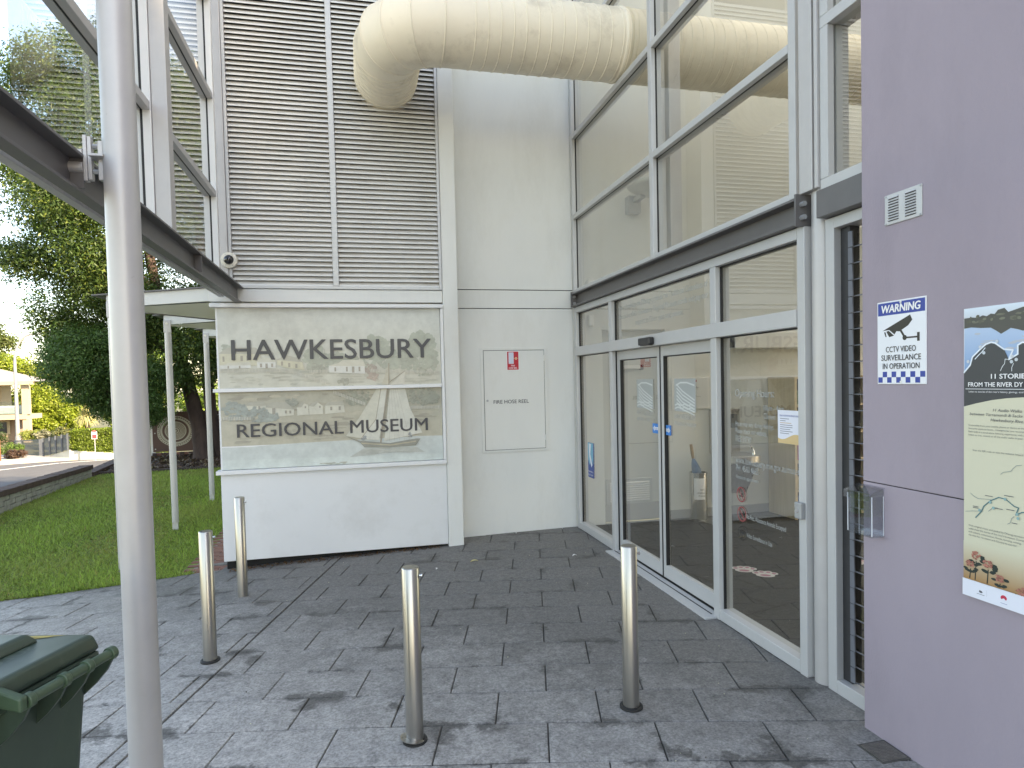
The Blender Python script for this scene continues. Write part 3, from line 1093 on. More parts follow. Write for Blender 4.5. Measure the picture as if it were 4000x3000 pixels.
lp = thing('street_lamp', 'tall curved grey street lamp beside the driveway hedge', 'street lamp', (-21.55, 47.6, -2.07))
pts = [(-21.55, 47.6, -2.07), (-21.55, 47.6, 0), (-21.53, 47.6, 3.6)]
for k in range(1, 11):
    a = math.pi / 2 * k / 10
    pts.append((-21.53 + 1.05 * (1 - math.cos(a)), 47.6, 3.6 + 1.75 * math.sin(a)))
pts += [(-20.0, 47.6, 5.40), (-19.4, 47.6, 5.44)]
b = MB().sweep(pts, [0.14, 0.11, 0.085] + [0.07] * 10 + [0.055, 0.05], 12)
put('mast', b, mat('lamp_post_grey', (0.20, 0.205, 0.215), 0.6, var=0.08), lp)
b = MB().lathe((-19.05, 47.6, 5.42), [(0.02, -0.45), (0.13, -0.35), (0.16, 0.0), (0.12, 0.35), (0.02, 0.42)], 10, (1, 0, 0.03))
put('lamp_head', b, GALV, lp)
b = MB().cyl((-21.55, 47.6, -2.07), (-21.55, 47.6, -1.2), 0.16, 12)
put('base_sleeve', b, MATS['lamp_post_grey'], lp)

hs = thing('house', 'two storey cream house with a glass balcony and pale roof across the street', 'house', (-30, 58, -2.2))
put('upper_wall', MB().box(-45, -27.5, 58.5, 60, 0.0, 2.45), HOUSEP, hs)
put('lower_wall', MB().box(-45, -25.9, 57.5, 58.3, -2.2, -0.43), HOUSEB, hs)
b = MB()
b.v += [(-46, 55.5, 2.45), (-24.0, 55.9, 2.45), (-24.6, 61, 2.45), (-46, 61, 2.45), (-31.5, 58.5, 4.6), (-46, 58.5, 4.6)]
b.f += [(0, 1, 4, 5), (1, 2, 4), (2, 3, 5, 4), (0, 3, 2, 1), (0, 5, 3)]
put('roof', b, ROOFW, hs)
put('fascia', MB().box(-46, -24.0, 55.6, 55.75, 2.2, 2.46), HOUSEP, hs)
pn = MB()
pn.quad((-32.5, 56.3, 3.05), (-27.8, 56.3, 2.98), (-29.6, 57.3, 3.62), (-32.5, 57.3, 3.72))
put('solar_panel', pn, mat('solar_cell', (0.03, 0.05, 0.10), 0.15, var=0.1), hs)
put('balcony_slab', MB().box(-40, -24.7, 55.9, 58.4, -0.42, -0.05), HOUSEP, hs)
put('balcony_glass', MB().box(-40, -25.0, 56.0, 56.02, -0.02, 0.95), GLASSL, hs)
put('column', MB().box(-25.0, -24.55, 56.0, 56.4, -2.2, -0.425), HOUSEP, hs)
put('column', MB().box(-25.0, -24.55, 56.0, 56.4, -0.045, 2.198), HOUSEP, hs)
wf = put('window', MB().box(-30, -26.5, 57.40, 57.49, -1.6, -0.55), HOUSEP, hs)
put('pane', MB().box(-29.8, -26.7, 57.36, 57.39, -1.5, -0.65), mat('dark_window', (0.03, 0.035, 0.04), 0.1, var=0.1), wf)
dr = put('window', MB().box(-36, -28.3, 58.40, 58.48, 0.05, 2.1), HOUSEP, hs)
put('pane', MB().box(-35.8, -28.5, 58.36, 58.39, 0.12, 2.0), MATS['dark_window'], dr)
tb = thing('balcony_cover', 'pale covered barbecue standing on the house balcony', 'cover', (-26.6, 57, -0.05))
put('cloth', MB().box(-27.6, -25.4, 56.6, 57.4, -0.05, 0.62), mat('pale_canvas', (0.35, 0.40, 0.40), 0.8, var=0.1), tb, bevel=0.12, seg=3)
lb = thing('letterbox', 'rust brown letterbox pillar at the edge of the footpath', 'letterbox', (-18.9, 38.9, -1.96))
put('pillar', MB().box(-19.25, -18.62, 38.9, 39.3, -1.96, -0.85), mat('corten', (0.16, 0.06, 0.025), 0.8, var=0.2), lb)
put('number_plate', MB().box(-18.95, -18.68, 38.87, 38.895, -1.45, -1.22), GALV, lb)

# ------------------------------------------------------------------ trees and shrubs
def trunk_mesh(pts, rad, n=10):
    bb = MB()
    P, Rr = [], []
    for i in range(len(pts) - 1):
        for k in range(4):
            f = k / 4
            p = Vector(pts[i]).lerp(Vector(pts[i + 1]), f)
            j = 0.06 * rad[i]
            P.append(p + Vector((rnd.uniform(-j, j), rnd.uniform(-j, j), 0)))
            Rr.append((rad[i] * (1 - f) + rad[i + 1] * f) * rnd.uniform(0.93, 1.07))
    P.append(Vector(pts[-1]))
    Rr.append(rad[-1])
    bb.sweep(P, Rr, n)
    return bb

bt = thing('dark_evergreen_tree', 'large dark evergreen tree with several trunks behind the lawn', 'tree', (-3.9, 18.1, -0.2))
put('trunk', trunk_mesh([(-3.95, 17.95, -0.25), (-4.05, 17.95, 0.6), (-4.35, 18.0, 2.0), (-5.0, 18.2, 4.2), (-5.6, 18.5, 7.5)], [0.30, 0.19, 0.16, 0.13, 0.05], 12), BARK, bt)
put('trunk', trunk_mesh([(-3.72, 18.2, -0.25), (-3.80, 18.2, 0.6), (-3.9, 18.3, 2.2), (-4.0, 18.7, 5.0), (-4.3, 19.0, 8.5)], [0.24, 0.15, 0.13, 0.11, 0.05], 12), BARK, bt)
put('trunk', trunk_mesh([(-3.28, 18.3, -0.25), (-3.25, 18.3, 0.7), (-3.2, 18.4, 2.2), (-2.7, 18.8, 4.5), (-2.2, 19.2, 7.0)], [0.26, 0.16, 0.14, 0.11, 0.05], 12), BARK, bt)
for (a, c, r) in (((-4.4, 18.0, 2.2), (-6.6, 17.2, 4.4), 0.08), ((-4.9, 18.2, 4.0), (-7.3, 17.6, 6.5), 0.07), ((-4.0, 18.6, 4.4), (-3.2, 17.6, 6.8), 0.07),
                  ((-5.2, 18.3, 5.2), (-4.6, 17.0, 7.6), 0.06), ((-4.3, 18.0, 1.9), (-6.3, 17.0, 2.6), 0.06), ((-3.1, 18.5, 2.8), (-1.6, 17.8, 3.6), 0.06)):
    put('limb', trunk_mesh([a, tuple((np.array(a) + np.array(c)) / 2 + np.array((0, 0, 0.2))), c], [r, r * 0.7, r * 0.3], 8), BARK, bt)
cl = crown_clumps((-5.1, 18.4, 6.3), (2.9, 2.6, 3.7), 80, 0.80, 1500, -0.8, 3)
cl += crown_clumps((-3.0, 18.8, 5.2), (2.6, 2.2, 3.2), 34, 0.80, 1300, -0.8, 8)
cl += crown_clumps((-7.0, 17.7, 5.2), (1.0, 1.1, 1.4), 14, 0.55, 900, -1, 5)
cl += crown_clumps((-6.1, 17.9, 3.6), (1.4, 1.2, 0.9), 20, 0.55, 1000, -1, 17)
cl += crown_clumps((-4.9, 17.8, 2.55), (2.3, 1.2, 0.75), 24, 0.58, 1250, -1, 12)
cl += crown_clumps((-2.6, 18.2, 2.3), (1.5, 1.0, 0.7), 12, 0.55, 1150, -1, 13)
cl += crown_clumps((-7.25, 18.0, 8.3), (1.1, 1.0, 1.9), 24, 0.5, 800, -1, 18)
cl += crown_clumps((-5.9, 17.8, 3.1), (1.0, 0.9, 0.6), 14, 0.5, 900, -1, 19)
cl += crown_clumps((-5.9, 18.0, 9.4), (1.1, 0.8, 1.2), 12, 0.45, 800, -1, 15)
P_, N_, S_, C_ = clump_leaves(cl, 0.045, (0.060, 0.100, 0.028), 0.45, 0.45, 0.9, (0.13, 0.165, 0.036))
leaves('crown', P_, N_, S_, C_, 0.34, LEAF, bt)

bs = thing('bushy_sapling', 'rounded mid green bushy tree in front of the dark evergreen', 'tree', (-6.6, 16.9, -0.2))
put('trunk', trunk_mesh([(-5.35, 16.9, -0.25), (-5.5, 16.9, 0.7), (-5.9, 16.8, 2.2)], [0.08, 0.07, 0.03], 8), BARK, bs)
cl = crown_clumps((-6.0, 16.8, 2.2), (0.80, 0.8, 0.72), 28, 0.42, 950, -1, 21)
cl += crown_clumps((-5.2, 16.9, 1.75), (0.8, 0.7, 0.7), 18, 0.4, 900, -1, 22)
cl += crown_clumps((-5.35, 17.2, 1.25), (0.65, 0.6, 0.35), 12, 0.34, 800, -1, 23)
P_, N_, S_, C_ = clump_leaves(cl, 0.038, (0.060, 0.115, 0.036), 0.35, 0.5, 0.8, (0.10, 0.165, 0.05))
leaves('crown', P_, N_, S_, C_, 0.3, LEAF, bs)

def bg_tree(name, label, base, clumps, size, col, tip, tr, cat='tree', group=None):
    t_ = thing(name, label, cat, base, group)
    put('trunk', trunk_mesh([base, (base[0], base[1], base[2] + tr[1] * 0.5), (base[0] + 0.3, base[1], base[2] + tr[1])], [tr[0], tr[0] * 0.8, tr[0] * 0.3], 8), BARK, t_)
    P2, N2, S2, C2 = clump_leaves(clumps, size, col, 0.35, 0.5, 0.8, tip)
    leaves('crown', P2, N2, S2, C2, 0.42, LEAF, t_)
    return t_
bg_tree('spreading_tree', 'sunlit yellow green spreading tree behind the cream house', (-29, 66, -2.2),
        crown_clumps((-31.0, 66, 1.3), (4.6, 3.0, 3.4), 70, 1.15, 700, -0.9, 31) + crown_clumps((-26.2, 65, -0.5), (2.2, 2, 1.7), 30, 0.8, 600, -1, 32), 0.12, (0.16, 0.21, 0.025), (0.24, 0.27, 0.04), (0.35, 4))
bg_tree('hillside_tree', 'tall olive green tree rising behind the spreading tree at far left', (-39.5, 82, -2.2),
        crown_clumps((-39.8, 82, 6.3), (2.6, 2.0, 2.7), 26, 1.0, 420, -0.9, 33), 0.16, (0.075, 0.10, 0.03), (0.11, 0.13, 0.04), (0.4, 9))
bg_tree('pale_tree', 'light green tree seen between the trunks beyond the brown fence', (-11, 50, -2.2),
        crown_clumps((-11.5, 50, 2.2), (5.0, 2.4, 3.6), 46, 1.0, 320, -1, 35), 0.16, (0.12, 0.185, 0.04), (0.19, 0.25, 0.05), (0.3, 4))
bg_tree('thin_tree', 'thin sunlit tree at the left edge of the dark evergreen', (-14.5, 46, -2.2),
        crown_clumps((-14.6, 46, 1.6), (1.5, 1.3, 2.4), 18, 0.7, 260, -1, 36), 0.13, (0.085, 0.12, 0.03), (0.15, 0.18, 0.045), (0.14, 4))
for i, (x, y, z, r, col, tip, lab, nm) in enumerate((
        (-17.45, 43.4, -0.85, 0.42, (0.10, 0.115, 0.055), (0.20, 0.19, 0.07), 'round spiky shrub above the slatted gate', 'round_shrub'),
        (-18.4, 43.9, -1.0, 0.36, (0.17, 0.17, 0.12), (0.27, 0.27, 0.2), 'silvery shrub behind the gate post', 'silver_shrub'),
        (-19.3, 44.2, -0.95, 0.45, (0.17, 0.20, 0.05), (0.25, 0.27, 0.07), 'yellow green shrub beside the house column', 'yellow_shrub'),
        (-19.2, 41.6, -1.55, 0.40, (0.08, 0.13, 0.03), (0.12, 0.18, 0.04), 'small square green hedge beside the driveway gate', 'box_shrub'),
        (-18.3, 40.2, -1.75, 0.34, (0.07, 0.045, 0.035), (0.11, 0.07, 0.05), 'dark purple leaved shrub at the street lamp', 'purple_shrub'),
        (-21.6, 45.5, -0.8, 0.75, (0.03, 0.05, 0.018), (0.05, 0.075, 0.02), 'dark green shrub under the house balcony', 'dark_shrub'))):
    s_ = thing(nm, lab, 'shrub', (x, y, z - r))
    P2, N2, S2, C2 = clump_leaves(crown_clumps((x, y, z), (r * 1.3, r, r * 0.7), 12, r * 0.5, 150, -1, 40 + i), 0.07, col, 0.35, 0.4, 0.8, tip)
    leaves('foliage', P2, N2, S2, C2, 0.3, LEAF, s_)
ga = thing('grass_tree', 'spiky pale grass tree above the hedge', 'grass tree', (-16.0, 43.4, -2.0))
put('trunk', MB().cyl((-16.0, 43.4, -2.1), (-16.0, 43.4, -0.1), 0.13, 10), BARK, ga)
bb = MB()
CG = []
for k in range(620):
    th, ph = rnd.random() * 6.283, rnd.uniform(-0.35, 1.45)
    dd = Vector((math.cos(th) * math.cos(ph), math.sin(th) * math.cos(ph), math.sin(ph)))
    L = rnd.uniform(0.55, 0.85)
    p0 = Vector((-16.0, 43.4, 0.0))
    p1 = p0 + dd * L * 0.6
    p2 = p0 + dd * L + Vector((0, 0, -0.22 * (1.3 - ph)))
    sd = dd.cross(Vector((0, 0, 1))).normalized() * 0.020
    i = len(bb.v)
    bb.v += [tuple(p0 - sd), tuple(p0 + sd), tuple(p1 + sd), tuple(p1 - sd), tuple(p2)]
    bb.f += [(i, i + 1, i + 2, i + 3), (i + 3, i + 2, i + 4)]
put('leaf_blades', bb, mat('grass_tree_leaf', (0.36, 0.34, 0.15), 0.6, var=0.4, vscale=3), ga)

# brown fence of art panels behind the garden bed
fz = thing('panel_fence', 'brown metal panel fence with a pale ringed circle on a brick plinth', 'fence', (-4, 19.1, -0.2))
FY = 19.1
for i, (x0, x1) in enumerate(((-5.49, -3.92), (-3.89, -2.3), (-2.27, -0.7))):
    pnl = put('panel', MB().box(x0, x1, FY, FY + 0.04, -0.06, 1.02), RUST, fz)
    for (sx, sz) in ((x0 + 0.06, 0.9), (x0 + 0.06, 0.45), (x0 + 0.06, 0.02)):
        put('bolt', MB().cyl((sx, FY - 0.012, sz), (sx, FY, sz), 0.016, 8), GALV, pnl)
    pr = Print(front((x0 + x1) / 2 + (0.0 if i != 0 else -0.22), FY - 0.004, 0.49))
    if True:
        pale, brown = (0.44, 0.42, 0.34), (0.085, 0.038, 0.028)
        rx, ry = 0.455, 0.42
        pr.disc(0, 0, rx, ry, pale, 0, 40, 0.03)
        for k in range(44):
            a = 2 * math.pi * k / 44
            pr.disc(rx * 0.93 * math.cos(a), ry * 0.93 * math.sin(a), 0.0135, 0.0135, brown, 1, 8)
        for (r0, r1) in ((0.845, 0.875), (0.60, 0.73), (0.50, 0.525), (0.43, 0.455), (0.36, 0.385), (0.29, 0.315), (0.20, 0.235), (0.08, 0.12)):
            pr.annulus(0.01, 0.01, rx * r0, rx * r1, brown, 1, 36, ry / rx)
        pr.done('panel_artwork', PRINT, pnl)
x = -5.5
while x < -0.8:
    put('brick', MB().box(x + 0.005, x + 0.105, FY - 0.06, FY + 0.1, -0.3, -0.085), BRICK if rnd.random() < 0.55 else BRICKD, fz)
    x += 0.113
put('fence_post', MB().box(-5.56, -5.46, FY + 0.05, FY + 0.12, -0.3, 1.25), WHITEP, fz)

# ------------------------------------------------------------------ museum building (the pale rendered block)
mb = thing('museum_building', 'pale rendered museum building with recessed wall and tall louvre screens', 'building', (0, 6.5, 0))
def P(name, bld, material, bevel=0.0, parent=None):
    return put(name, bld, material, parent or mb, bevel)
P('base_wall', MB().box(-1.30, 0.833, 6.50, 6.62, 0.0, 0.824), W_PANEL, 0.004)
P('plinth', MB().box(-1.292, 0.9, 6.60, 6.70, -0.2, 0.02), DARK)
P('side_wall', MB().box(-1.29, -1.16, 6.705, 19.0, -0.12, 2.44), W_WALL)
P('side_wall_upper', MB().box(-1.20, -1.0, 6.66, 19.0, 2.62, 6.5), W_WALL)
P('band', MB().box(-1.345, 0.832, 6.49, 6.70, 2.452, 2.572), W_WALL, 0.004)
P('pillar', MB().box(0.836, 0.990, 6.485, 6.86, -0.05, 6.6), W_WALL, 0.006)
P('corner_post', MB().box(-1.262, -1.160, 6.47, 6.60, 2.574, 6.6), STEEL, 0.004)
# recessed wall in three courses with open joints
P('recess_wall', MB().box(0.99, 2.318, 6.80, 7.0, -0.1, 2.426), W_WALL, 0.003)
P('recess_wall', MB().box(0.99, 2.318, 6.80, 7.0, 2.434, 2.626), W_WALL, 0.003)
P('recess_wall', MB().box(0.99, 2.318, 6.80, 7.0, 2.634, 6.6), W_WALL, 0.003)
P('joint_backing', MB().box(0.99, 2.4, 6.812, 6.9, 2.40, 2.66), DARK)
# roofs and the far interior
P('added_sun_blocker', MB().box(2.40, 2.70, 2.5, 7.2, 6.61, 8.7), W_WALL)  # unseen wall added above the facade to keep sun off the louvres
P('main_roof', MB().box(-1.3, 14, 7.2, 19.2, 6.5, 6.9), CEIL)
M_ = bpy.data.materials.new('translucent_roof_sheet')
M_.use_nodes = True
n_, l_ = M_.node_tree.nodes, M_.node_tree.links
n_.clear()
tr_, oo_ = n_.new('ShaderNodeBsdfTranslucent'), n_.new('ShaderNodeOutputMaterial')
tr_.inputs[0].default_value = (0.42, 0.45, 0.47, 1)
l_.new(tr_.outputs[0], oo_.inputs[0])
P('hall_roof', MB().quad((2.75, -2, 6.7), (9.6, -2, 6.7), (9.6, 7.2, 6.7), (2.75, 7.2, 6.7)), M_)  # unseen roof, made translucent to bring more light into the foyer
P('rear_wall', MB().box(-1.2, 14, 18.8, 19.0, -0.25, 6.5), W_WALL)
P('interior_wall', MB().box(2.66, 9.6, 6.82, 7.0, 2.2, 6.6), INTW)
P('interior_wall', MB().box(3.44, 9.6, 6.82, 7.0, 0, 2.2), INTW)
P('interior_wall', MB().box(2.32, 2.655, 6.79, 7.0, 0, 6.6), INTW, 0.003)
P('interior_skirting', MB().box(3.445, 9.6, 6.808, 6.82, 0, 0.10), INTG)
P('hall_end_wall', MB().box(9.4, 9.6, -2, 6.8, 2.4, 6.6), INTW)
P('hall_end_wall', MB().box(9.4, 9.6, -2, 2.2, 0, 2.4), INTW)
P('hall_front_wall', MB().box(2.46, 9.6, -2.2, -2.0, 0, 7.3), INTW)

# louvre screen
ls = P('louvre_screen', MB().box(-1.150, 0.830, 6.60, 6.62, 2.58, 6.6), DARK)
for (x0, x1, z0, z1) in ((-1.157, -1.128, 2.578, 6.6), (-0.222, -0.168, 2.606, 6.6), (0.806, 0.832, 2.578, 6.6), (-1.128, 0.806, 2.576, 2.604)):
    put('louvre_frame', MB().box(x0, x1, 6.478, 6.60, z0, z1), ALU, ls, 0.003)
def slat_mesh(x0, x1):
    bb = MB()
    L = x1 - x0
    prof = [(0.0, 0.0), (0.0, 0.0125), (0.004, 0.0125), (0.040, 0.054), (0.042, 0.0525), (0.006, 0.009), (0.004, 0.0)]
    bb.prism([(0, p[0], p[1]) for p in prof], (L, 0, 0))
    me = bb.mesh('slat')
    me.materials.append(SLAT)
    me.materials.append(SLATLIP)
    for p in me.polygons:
        if abs(p.normal.y) > 0.9 and p.center.y < 0.003:
            p.material_index = 1
    return me
SM = {0: slat_mesh(-1.126, -0.224), 1: slat_mesh(-0.166, 0.804)}
for bay, x0 in ((0, -1.126), (1, -0.166)):
    z = 2.606
    k = 0
    while z < 5.75:
        o = bpy.data.objects.new('slat', SM[bay])
        COL.objects.link(o)
        o.parent = ls
        o.location = (x0, 6.492 + rnd.uniform(-0.0008, 0.0008), z)
        o.rotation_euler = (0, rnd.uniform(-0.0008, 0.0008), 0)
        z += 0.0475
        k += 1

# ------------------------------------------------------------------ museum sign
ms = thing('museum_sign', 'glazed museum name sign with a pale river landscape and dark lettering', 'sign', (-0.25, 6.5, 0.86))
put('sign_board', MB().box(-1.285, 0.803, 6.515, 6.60, 0.868, 2.40), W_PANEL, ms)
put('frame_rail', MB().box(-1.335, 0.832, 6.462, 6.60, 0.827, 0.864), W_TRIM, ms, 0.003)
put('frame_rail', MB().box(-1.335, 0.803, 6.470, 6.56, 1.602, 1.636), W_TRIM, ms, 0.003)
put('frame_rail', MB().box(-1.337, 0.832, 6.455, 6.60, 2.396, 2.432), W_TRIM, ms, 0.003)
put('frame_stile', MB().box(0.806, 0.833, 6.470, 6.60, 0.866, 2.394), W_TRIM, ms, 0.003)
put('side_glazing', MB().box(-1.300, -1.286, 6.520, 6.68, 0.866, 2.394), W_TRIM, ms, 0.002)
pr = Print(front(0, 6.515, 0))
SKY, SKY2 = (0.50, 0.50, 0.43), (0.52, 0.53, 0.49)
pr.rect(-1.283, 1.95, 0.802, 2.395, (0.54, 0.55, 0.51), 0, SKY)
pr.rect(-1.283, 1.637, 0.802, 1.95, SKY, 0, (0.46, 0.45, 0.37))
pr.rect(-1.283, 1.09, 0.802, 1.601, (0.34, 0.32, 0.24), 0, (0.42, 0.38, 0.27))
pr.poly([(-1.283, 0.868), (0.802, 0.868), (0.802, 1.111), (0.562, 1.115), (-0.006, 1.104), (-0.389, 1.099), (-0.815, 1.090), (-1.024, 1.077), (-1.283, 1.078)], (0.52, 0.56, 0.53), 1)
pr.poly([(-1.283, 0.868), (0.802, 0.868), (0.802, 0.93), (-1.283, 0.96)], (0.55, 0.60, 0.56), 2)
for (x, z, rx, rz, n_b, s) in ((-0.42, 1.92, 0.09, 0.10, 60, 0.022), (-0.2, 1.90, 0.18, 0.06, 60, 0.022), (0.17, 2.0, 0.13, 0.12, 100, 0.024), (0.42, 1.92, 0.14, 0.07, 70, 0.022),
                            (0.61, 2.03, 0.13, 0.12, 120, 0.024), (0.70, 1.9, 0.06, 0.14, 60, 0.022), (0.0, 1.86, 0.35, 0.05, 80, 0.02), (0.48, 1.84, 0.26, 0.05, 90, 0.02), (-1.22, 1.99, 0.04, 0.08, 40, 0.015)):
    pr.blob(x, z, rx, rz, (0.30, 0.325, 0.255), n_b, s, 1 + rnd.randrange(3), 0.12)
for k in range(26):
    x = -0.45 + 1.22 * rnd.random()
    pr.line([(x, 1.80), (x + rnd.uniform(-0.02, 0.02), 1.80 + rnd.uniform(0.06, 0.2))], 0.005, (0.32, 0.33, 0.27), 4)
for k in range(90):                    # hillside strokes
    x, z = rnd.uniform(-1.19, 0.71), rnd.uniform(1.65, 1.80)
    pr.disc(x, z, rnd.uniform(0.02, 0.08), rnd.uniform(0.004, 0.012), shade((0.42, 0.41, 0.33), rnd.uniform(0.75, 1.05)), 2, 10, 0.5)
for k in range(150):
    x, z = rnd.uniform(-1.17, 0.69), rnd.uniform(1.12, 1.57)
    pr.disc(x, z, rnd.uniform(0.02, 0.10), rnd.uniform(0.005, 0.018), shade((0.40, 0.36, 0.26), rnd.uniform(0.62, 1.12)), 1, 10, 0.5)
CR, WH, RF = (0.50, 0.47, 0.33), (0.58, 0.58, 0.54), (0.36, 0.34, 0.27)
def cottage(body, roof, wins, wall, layer=5):
    pr.poly(body, wall, layer)
    pr.poly(roof, RF if wall != WH else (0.50, 0.48, 0.39), layer + 1)
    for (x, z, w, h) in wins:
        pr.rect(x - w / 2, z - h / 2, x + w / 2, z + h / 2, (0.25, 0.22, 0.17), layer + 1)
cottage([(-1.275, 1.85), (-0.912, 1.85), (-0.912, 1.97), (-1.275, 1.97)], [(-1.283, 1.965), (-0.90, 1.958), (-0.95, 2.02), (-1.205, 2.022)], [(-1.24, 1.915, 0.018, 0.05), (-1.15, 1.92, 0.022, 0.05), (-1.08, 1.92, 0.022, 0.05), (-1.03, 1.92, 0.018, 0.05), (-0.95, 1.92, 0.02, 0.05)], CR)
cottage([(-1.277, 1.822), (-1.0, 1.826), (-1.0, 1.86), (-1.277, 1.858)], [(-1.277, 1.855), (-0.995, 1.853), (-1.01, 1.885), (-1.19, 1.878)], [(-1.2, 1.838, 0.014, 0.024), (-1.1, 1.838, 0.014, 0.024)], WH, 7)
cottage([(-0.945, 1.824), (-0.778, 1.822), (-0.778, 1.885), (-0.945, 1.885)], [(-0.95, 1.88), (-0.775, 1.88), (-0.80, 1.92), (-0.92, 1.92)], [(-0.91, 1.85, 0.02, 0.035), (-0.86, 1.845, 0.022, 0.045), (-0.81, 1.85, 0.02, 0.035)], WH, 7)
cottage([(-0.767, 1.857), (-0.69, 1.825), (-0.517, 1.80), (-0.535, 1.885), (-0.767, 1.905)], [(-0.775, 1.90), (-0.53, 1.875), (-0.57, 1.915), (-0.68, 1.945)], [(-0.72, 1.865, 0.02, 0.04), (-0.655, 1.85, 0.02, 0.04), (-0.59, 1.84, 0.02, 0.04)], CR, 7)
cottage([(-0.285, 1.77), (0.053, 1.752), (0.05, 1.84), (-0.29, 1.84)], [(-0.30, 1.835), (0.06, 1.828), (0.035, 1.89), (-0.158, 1.888), (-0.2, 1.86)], [(-0.23, 1.80, 0.016, 0.04), (-0.12, 1.80, 0.018, 0.045), (-0.06, 1.795, 0.024, 0.06), (0.0, 1.80, 0.018, 0.045)], WH, 7)
for (x0, z0, x1, z1, x2, z2) in ((-1.279, 1.805, -0.707, 1.80, 0, 0), (-0.697, 1.805, -0.317, 1.67, 0, 0), (-0.47, 1.785, -0.30, 1.78, 0, 0), (0.1, 1.78, 0.79, 1.75, 0, 0),
                                 (-1.279, 1.355, -1.009, 1.35, 0, 0), (-0.255, 1.58, 0.05, 1.448, 0, 0), (0.478, 1.405, 0.79, 1.40, 0, 0)):
    n_p = int((x1 - x0) / 0.014)
    for k in range(n_p):
        f = k / n_p
        x, z = x0 + (x1 - x0) * f, z0 + (z1 - z0) * f
        pr.rect(x, z - 0.016, x + 0.0085, z + 0.016, shade((0.52, 0.50, 0.42), rnd.uniform(0.85, 1.05)), 9)
for (x, z, s, n_b, col) in ((-0.41, 1.81, 0.06, 40, (0.27, 0.28, 0.22)), (0.10, 1.80, 0.06, 40, (0.30, 0.24, 0.20)), (-0.15, 1.68, 0.04, 25, (0.26, 0.26, 0.2)), (0.13, 1.72, 0.05, 25, (0.33, 0.25, 0.2)), (0.6, 1.76, 0.06, 30, (0.27, 0.29, 0.22)),
                          (-1.18, 1.46, 0.07, 60, (0.22, 0.25, 0.22)), (-1.13, 1.41, 0.10, 80, (0.22, 0.25, 0.22)), (-0.98, 1.385, 0.10, 80, (0.22, 0.25, 0.22)), (-0.85, 1.36, 0.06, 40, (0.22, 0.25, 0.22)), (-0.645, 1.49, 0.045, 40, (0.22, 0.23, 0.18)),
                          (-0.05, 1.53, 0.12, 90, (0.24, 0.25, 0.18)), (0.60, 1.53, 0.13, 130, (0.22, 0.23, 0.17)), (0.69, 1.49, 0.07, 60, (0.22, 0.23, 0.17))):
    pr.blob(x, z, s * 1.2, s * 0.75, col, n_b, 0.014, 6, 0.2)
LH = (0.55, 0.53, 0.43)
cottage([(-1.053, 1.432), (-0.877, 1.43), (-0.88, 1.475), (-1.06, 1.475)], [(-1.065, 1.47), (-0.87, 1.468), (-0.896, 1.5), (-1.02, 1.503)], [(-0.94, 1.45, 0.016, 0.028)], LH)
cottage([(-0.876, 1.375), (-0.827, 1.356), (-0.627, 1.366), (-0.625, 1.43), (-0.876, 1.455)], [(-0.885, 1.45), (-0.615, 1.42), (-0.70, 1.493), (-0.844, 1.497)], [(-0.81, 1.41, 0.028, 0.06), (-0.7, 1.40, 0.018, 0.028), (-0.66, 1.398, 0.018, 0.028)], LH)
cottage([(-0.596, 1.36), (-0.49, 1.367), (-0.495, 1.462), (-0.549, 1.486), (-0.598, 1.443)], [(-0.60, 1.44), (-0.549, 1.49), (-0.52, 1.49), (-0.56, 1.44)], [(-0.52, 1.44, 0.014, 0.02)], LH)
cottage([(-0.486, 1.367), (-0.359, 1.368), (-0.357, 1.447), (-0.42, 1.494), (-0.486, 1.451)], [(-0.49, 1.45), (-0.42, 1.497), (-0.39, 1.494), (-0.44, 1.445)], [(-0.385, 1.44, 0.014, 0.02)], LH)
cottage([(-0.338, 1.367), (-0.152, 1.378), (-0.16, 1.455), (-0.335, 1.452)], [(-0.342, 1.45), (-0.15, 1.452), (-0.165, 1.488), (-0.302, 1.486)], [(-0.28, 1.42, 0.02, 0.035), (-0.2, 1.42, 0.02, 0.035)], LH)
SAIL = (0.54, 0.52, 0.42)
pr.poly([(0.16, 1.600), (-0.022, 1.311), (-0.148, 1.145), (-0.005, 1.116), (0.145, 1.305), (0.205, 1.600)], SAIL, 12)
pr.poly([(0.205, 1.600), (0.145, 1.305), (-0.006, 1.112), (0.17, 1.090), (0.266, 1.600)], (0.57, 0.56, 0.48), 11)
pr.poly([(0.289, 1.600), (0.437, 1.600), (0.478, 1.409), (0.597, 1.148), (0.218, 1.083)], (0.56, 0.55, 0.47), 12)
pr.poly([(0.285, 1.851), (0.212, 1.640), (0.275, 1.640)], (0.40, 0.37, 0.28), 12)
pr.poly([(0.442, 1.773), (0.295, 1.640), (0.433, 1.640)], (0.52, 0.50, 0.42), 12)
pr.line([(0.285, 1.851), (0.28, 1.640)], 0.010, (0.22, 0.18, 0.12), 13)
pr.line([(0.442, 1.773), (0.28, 1.66)], 0.006, (0.22, 0.18, 0.12), 13)
pr.line([(0.265, 1.60), (0.215, 1.28), (0.185, 1.07)], 0.016, (0.22, 0.18, 0.12), 13)
pr.line([(0.20, 1.60), (0.145, 1.30), (-0.006, 1.112)], 0.007, (0.27, 0.23, 0.16), 13)
for k in range(5):
    pr.line([(0.28 + 0.02 * k, 1.60), (0.27 + 0.05 * k, 1.08)], 0.002, (0.35, 0.31, 0.24), 13)
pr.poly([(-0.154, 1.145), (-0.017, 1.093), (0.274, 1.057), (0.538, 1.092), (0.578, 1.09), (0.53, 1.023), (0.272, 1.014), (0.025, 1.025), (-0.012, 1.07)], (0.17, 0.17, 0.13), 14)
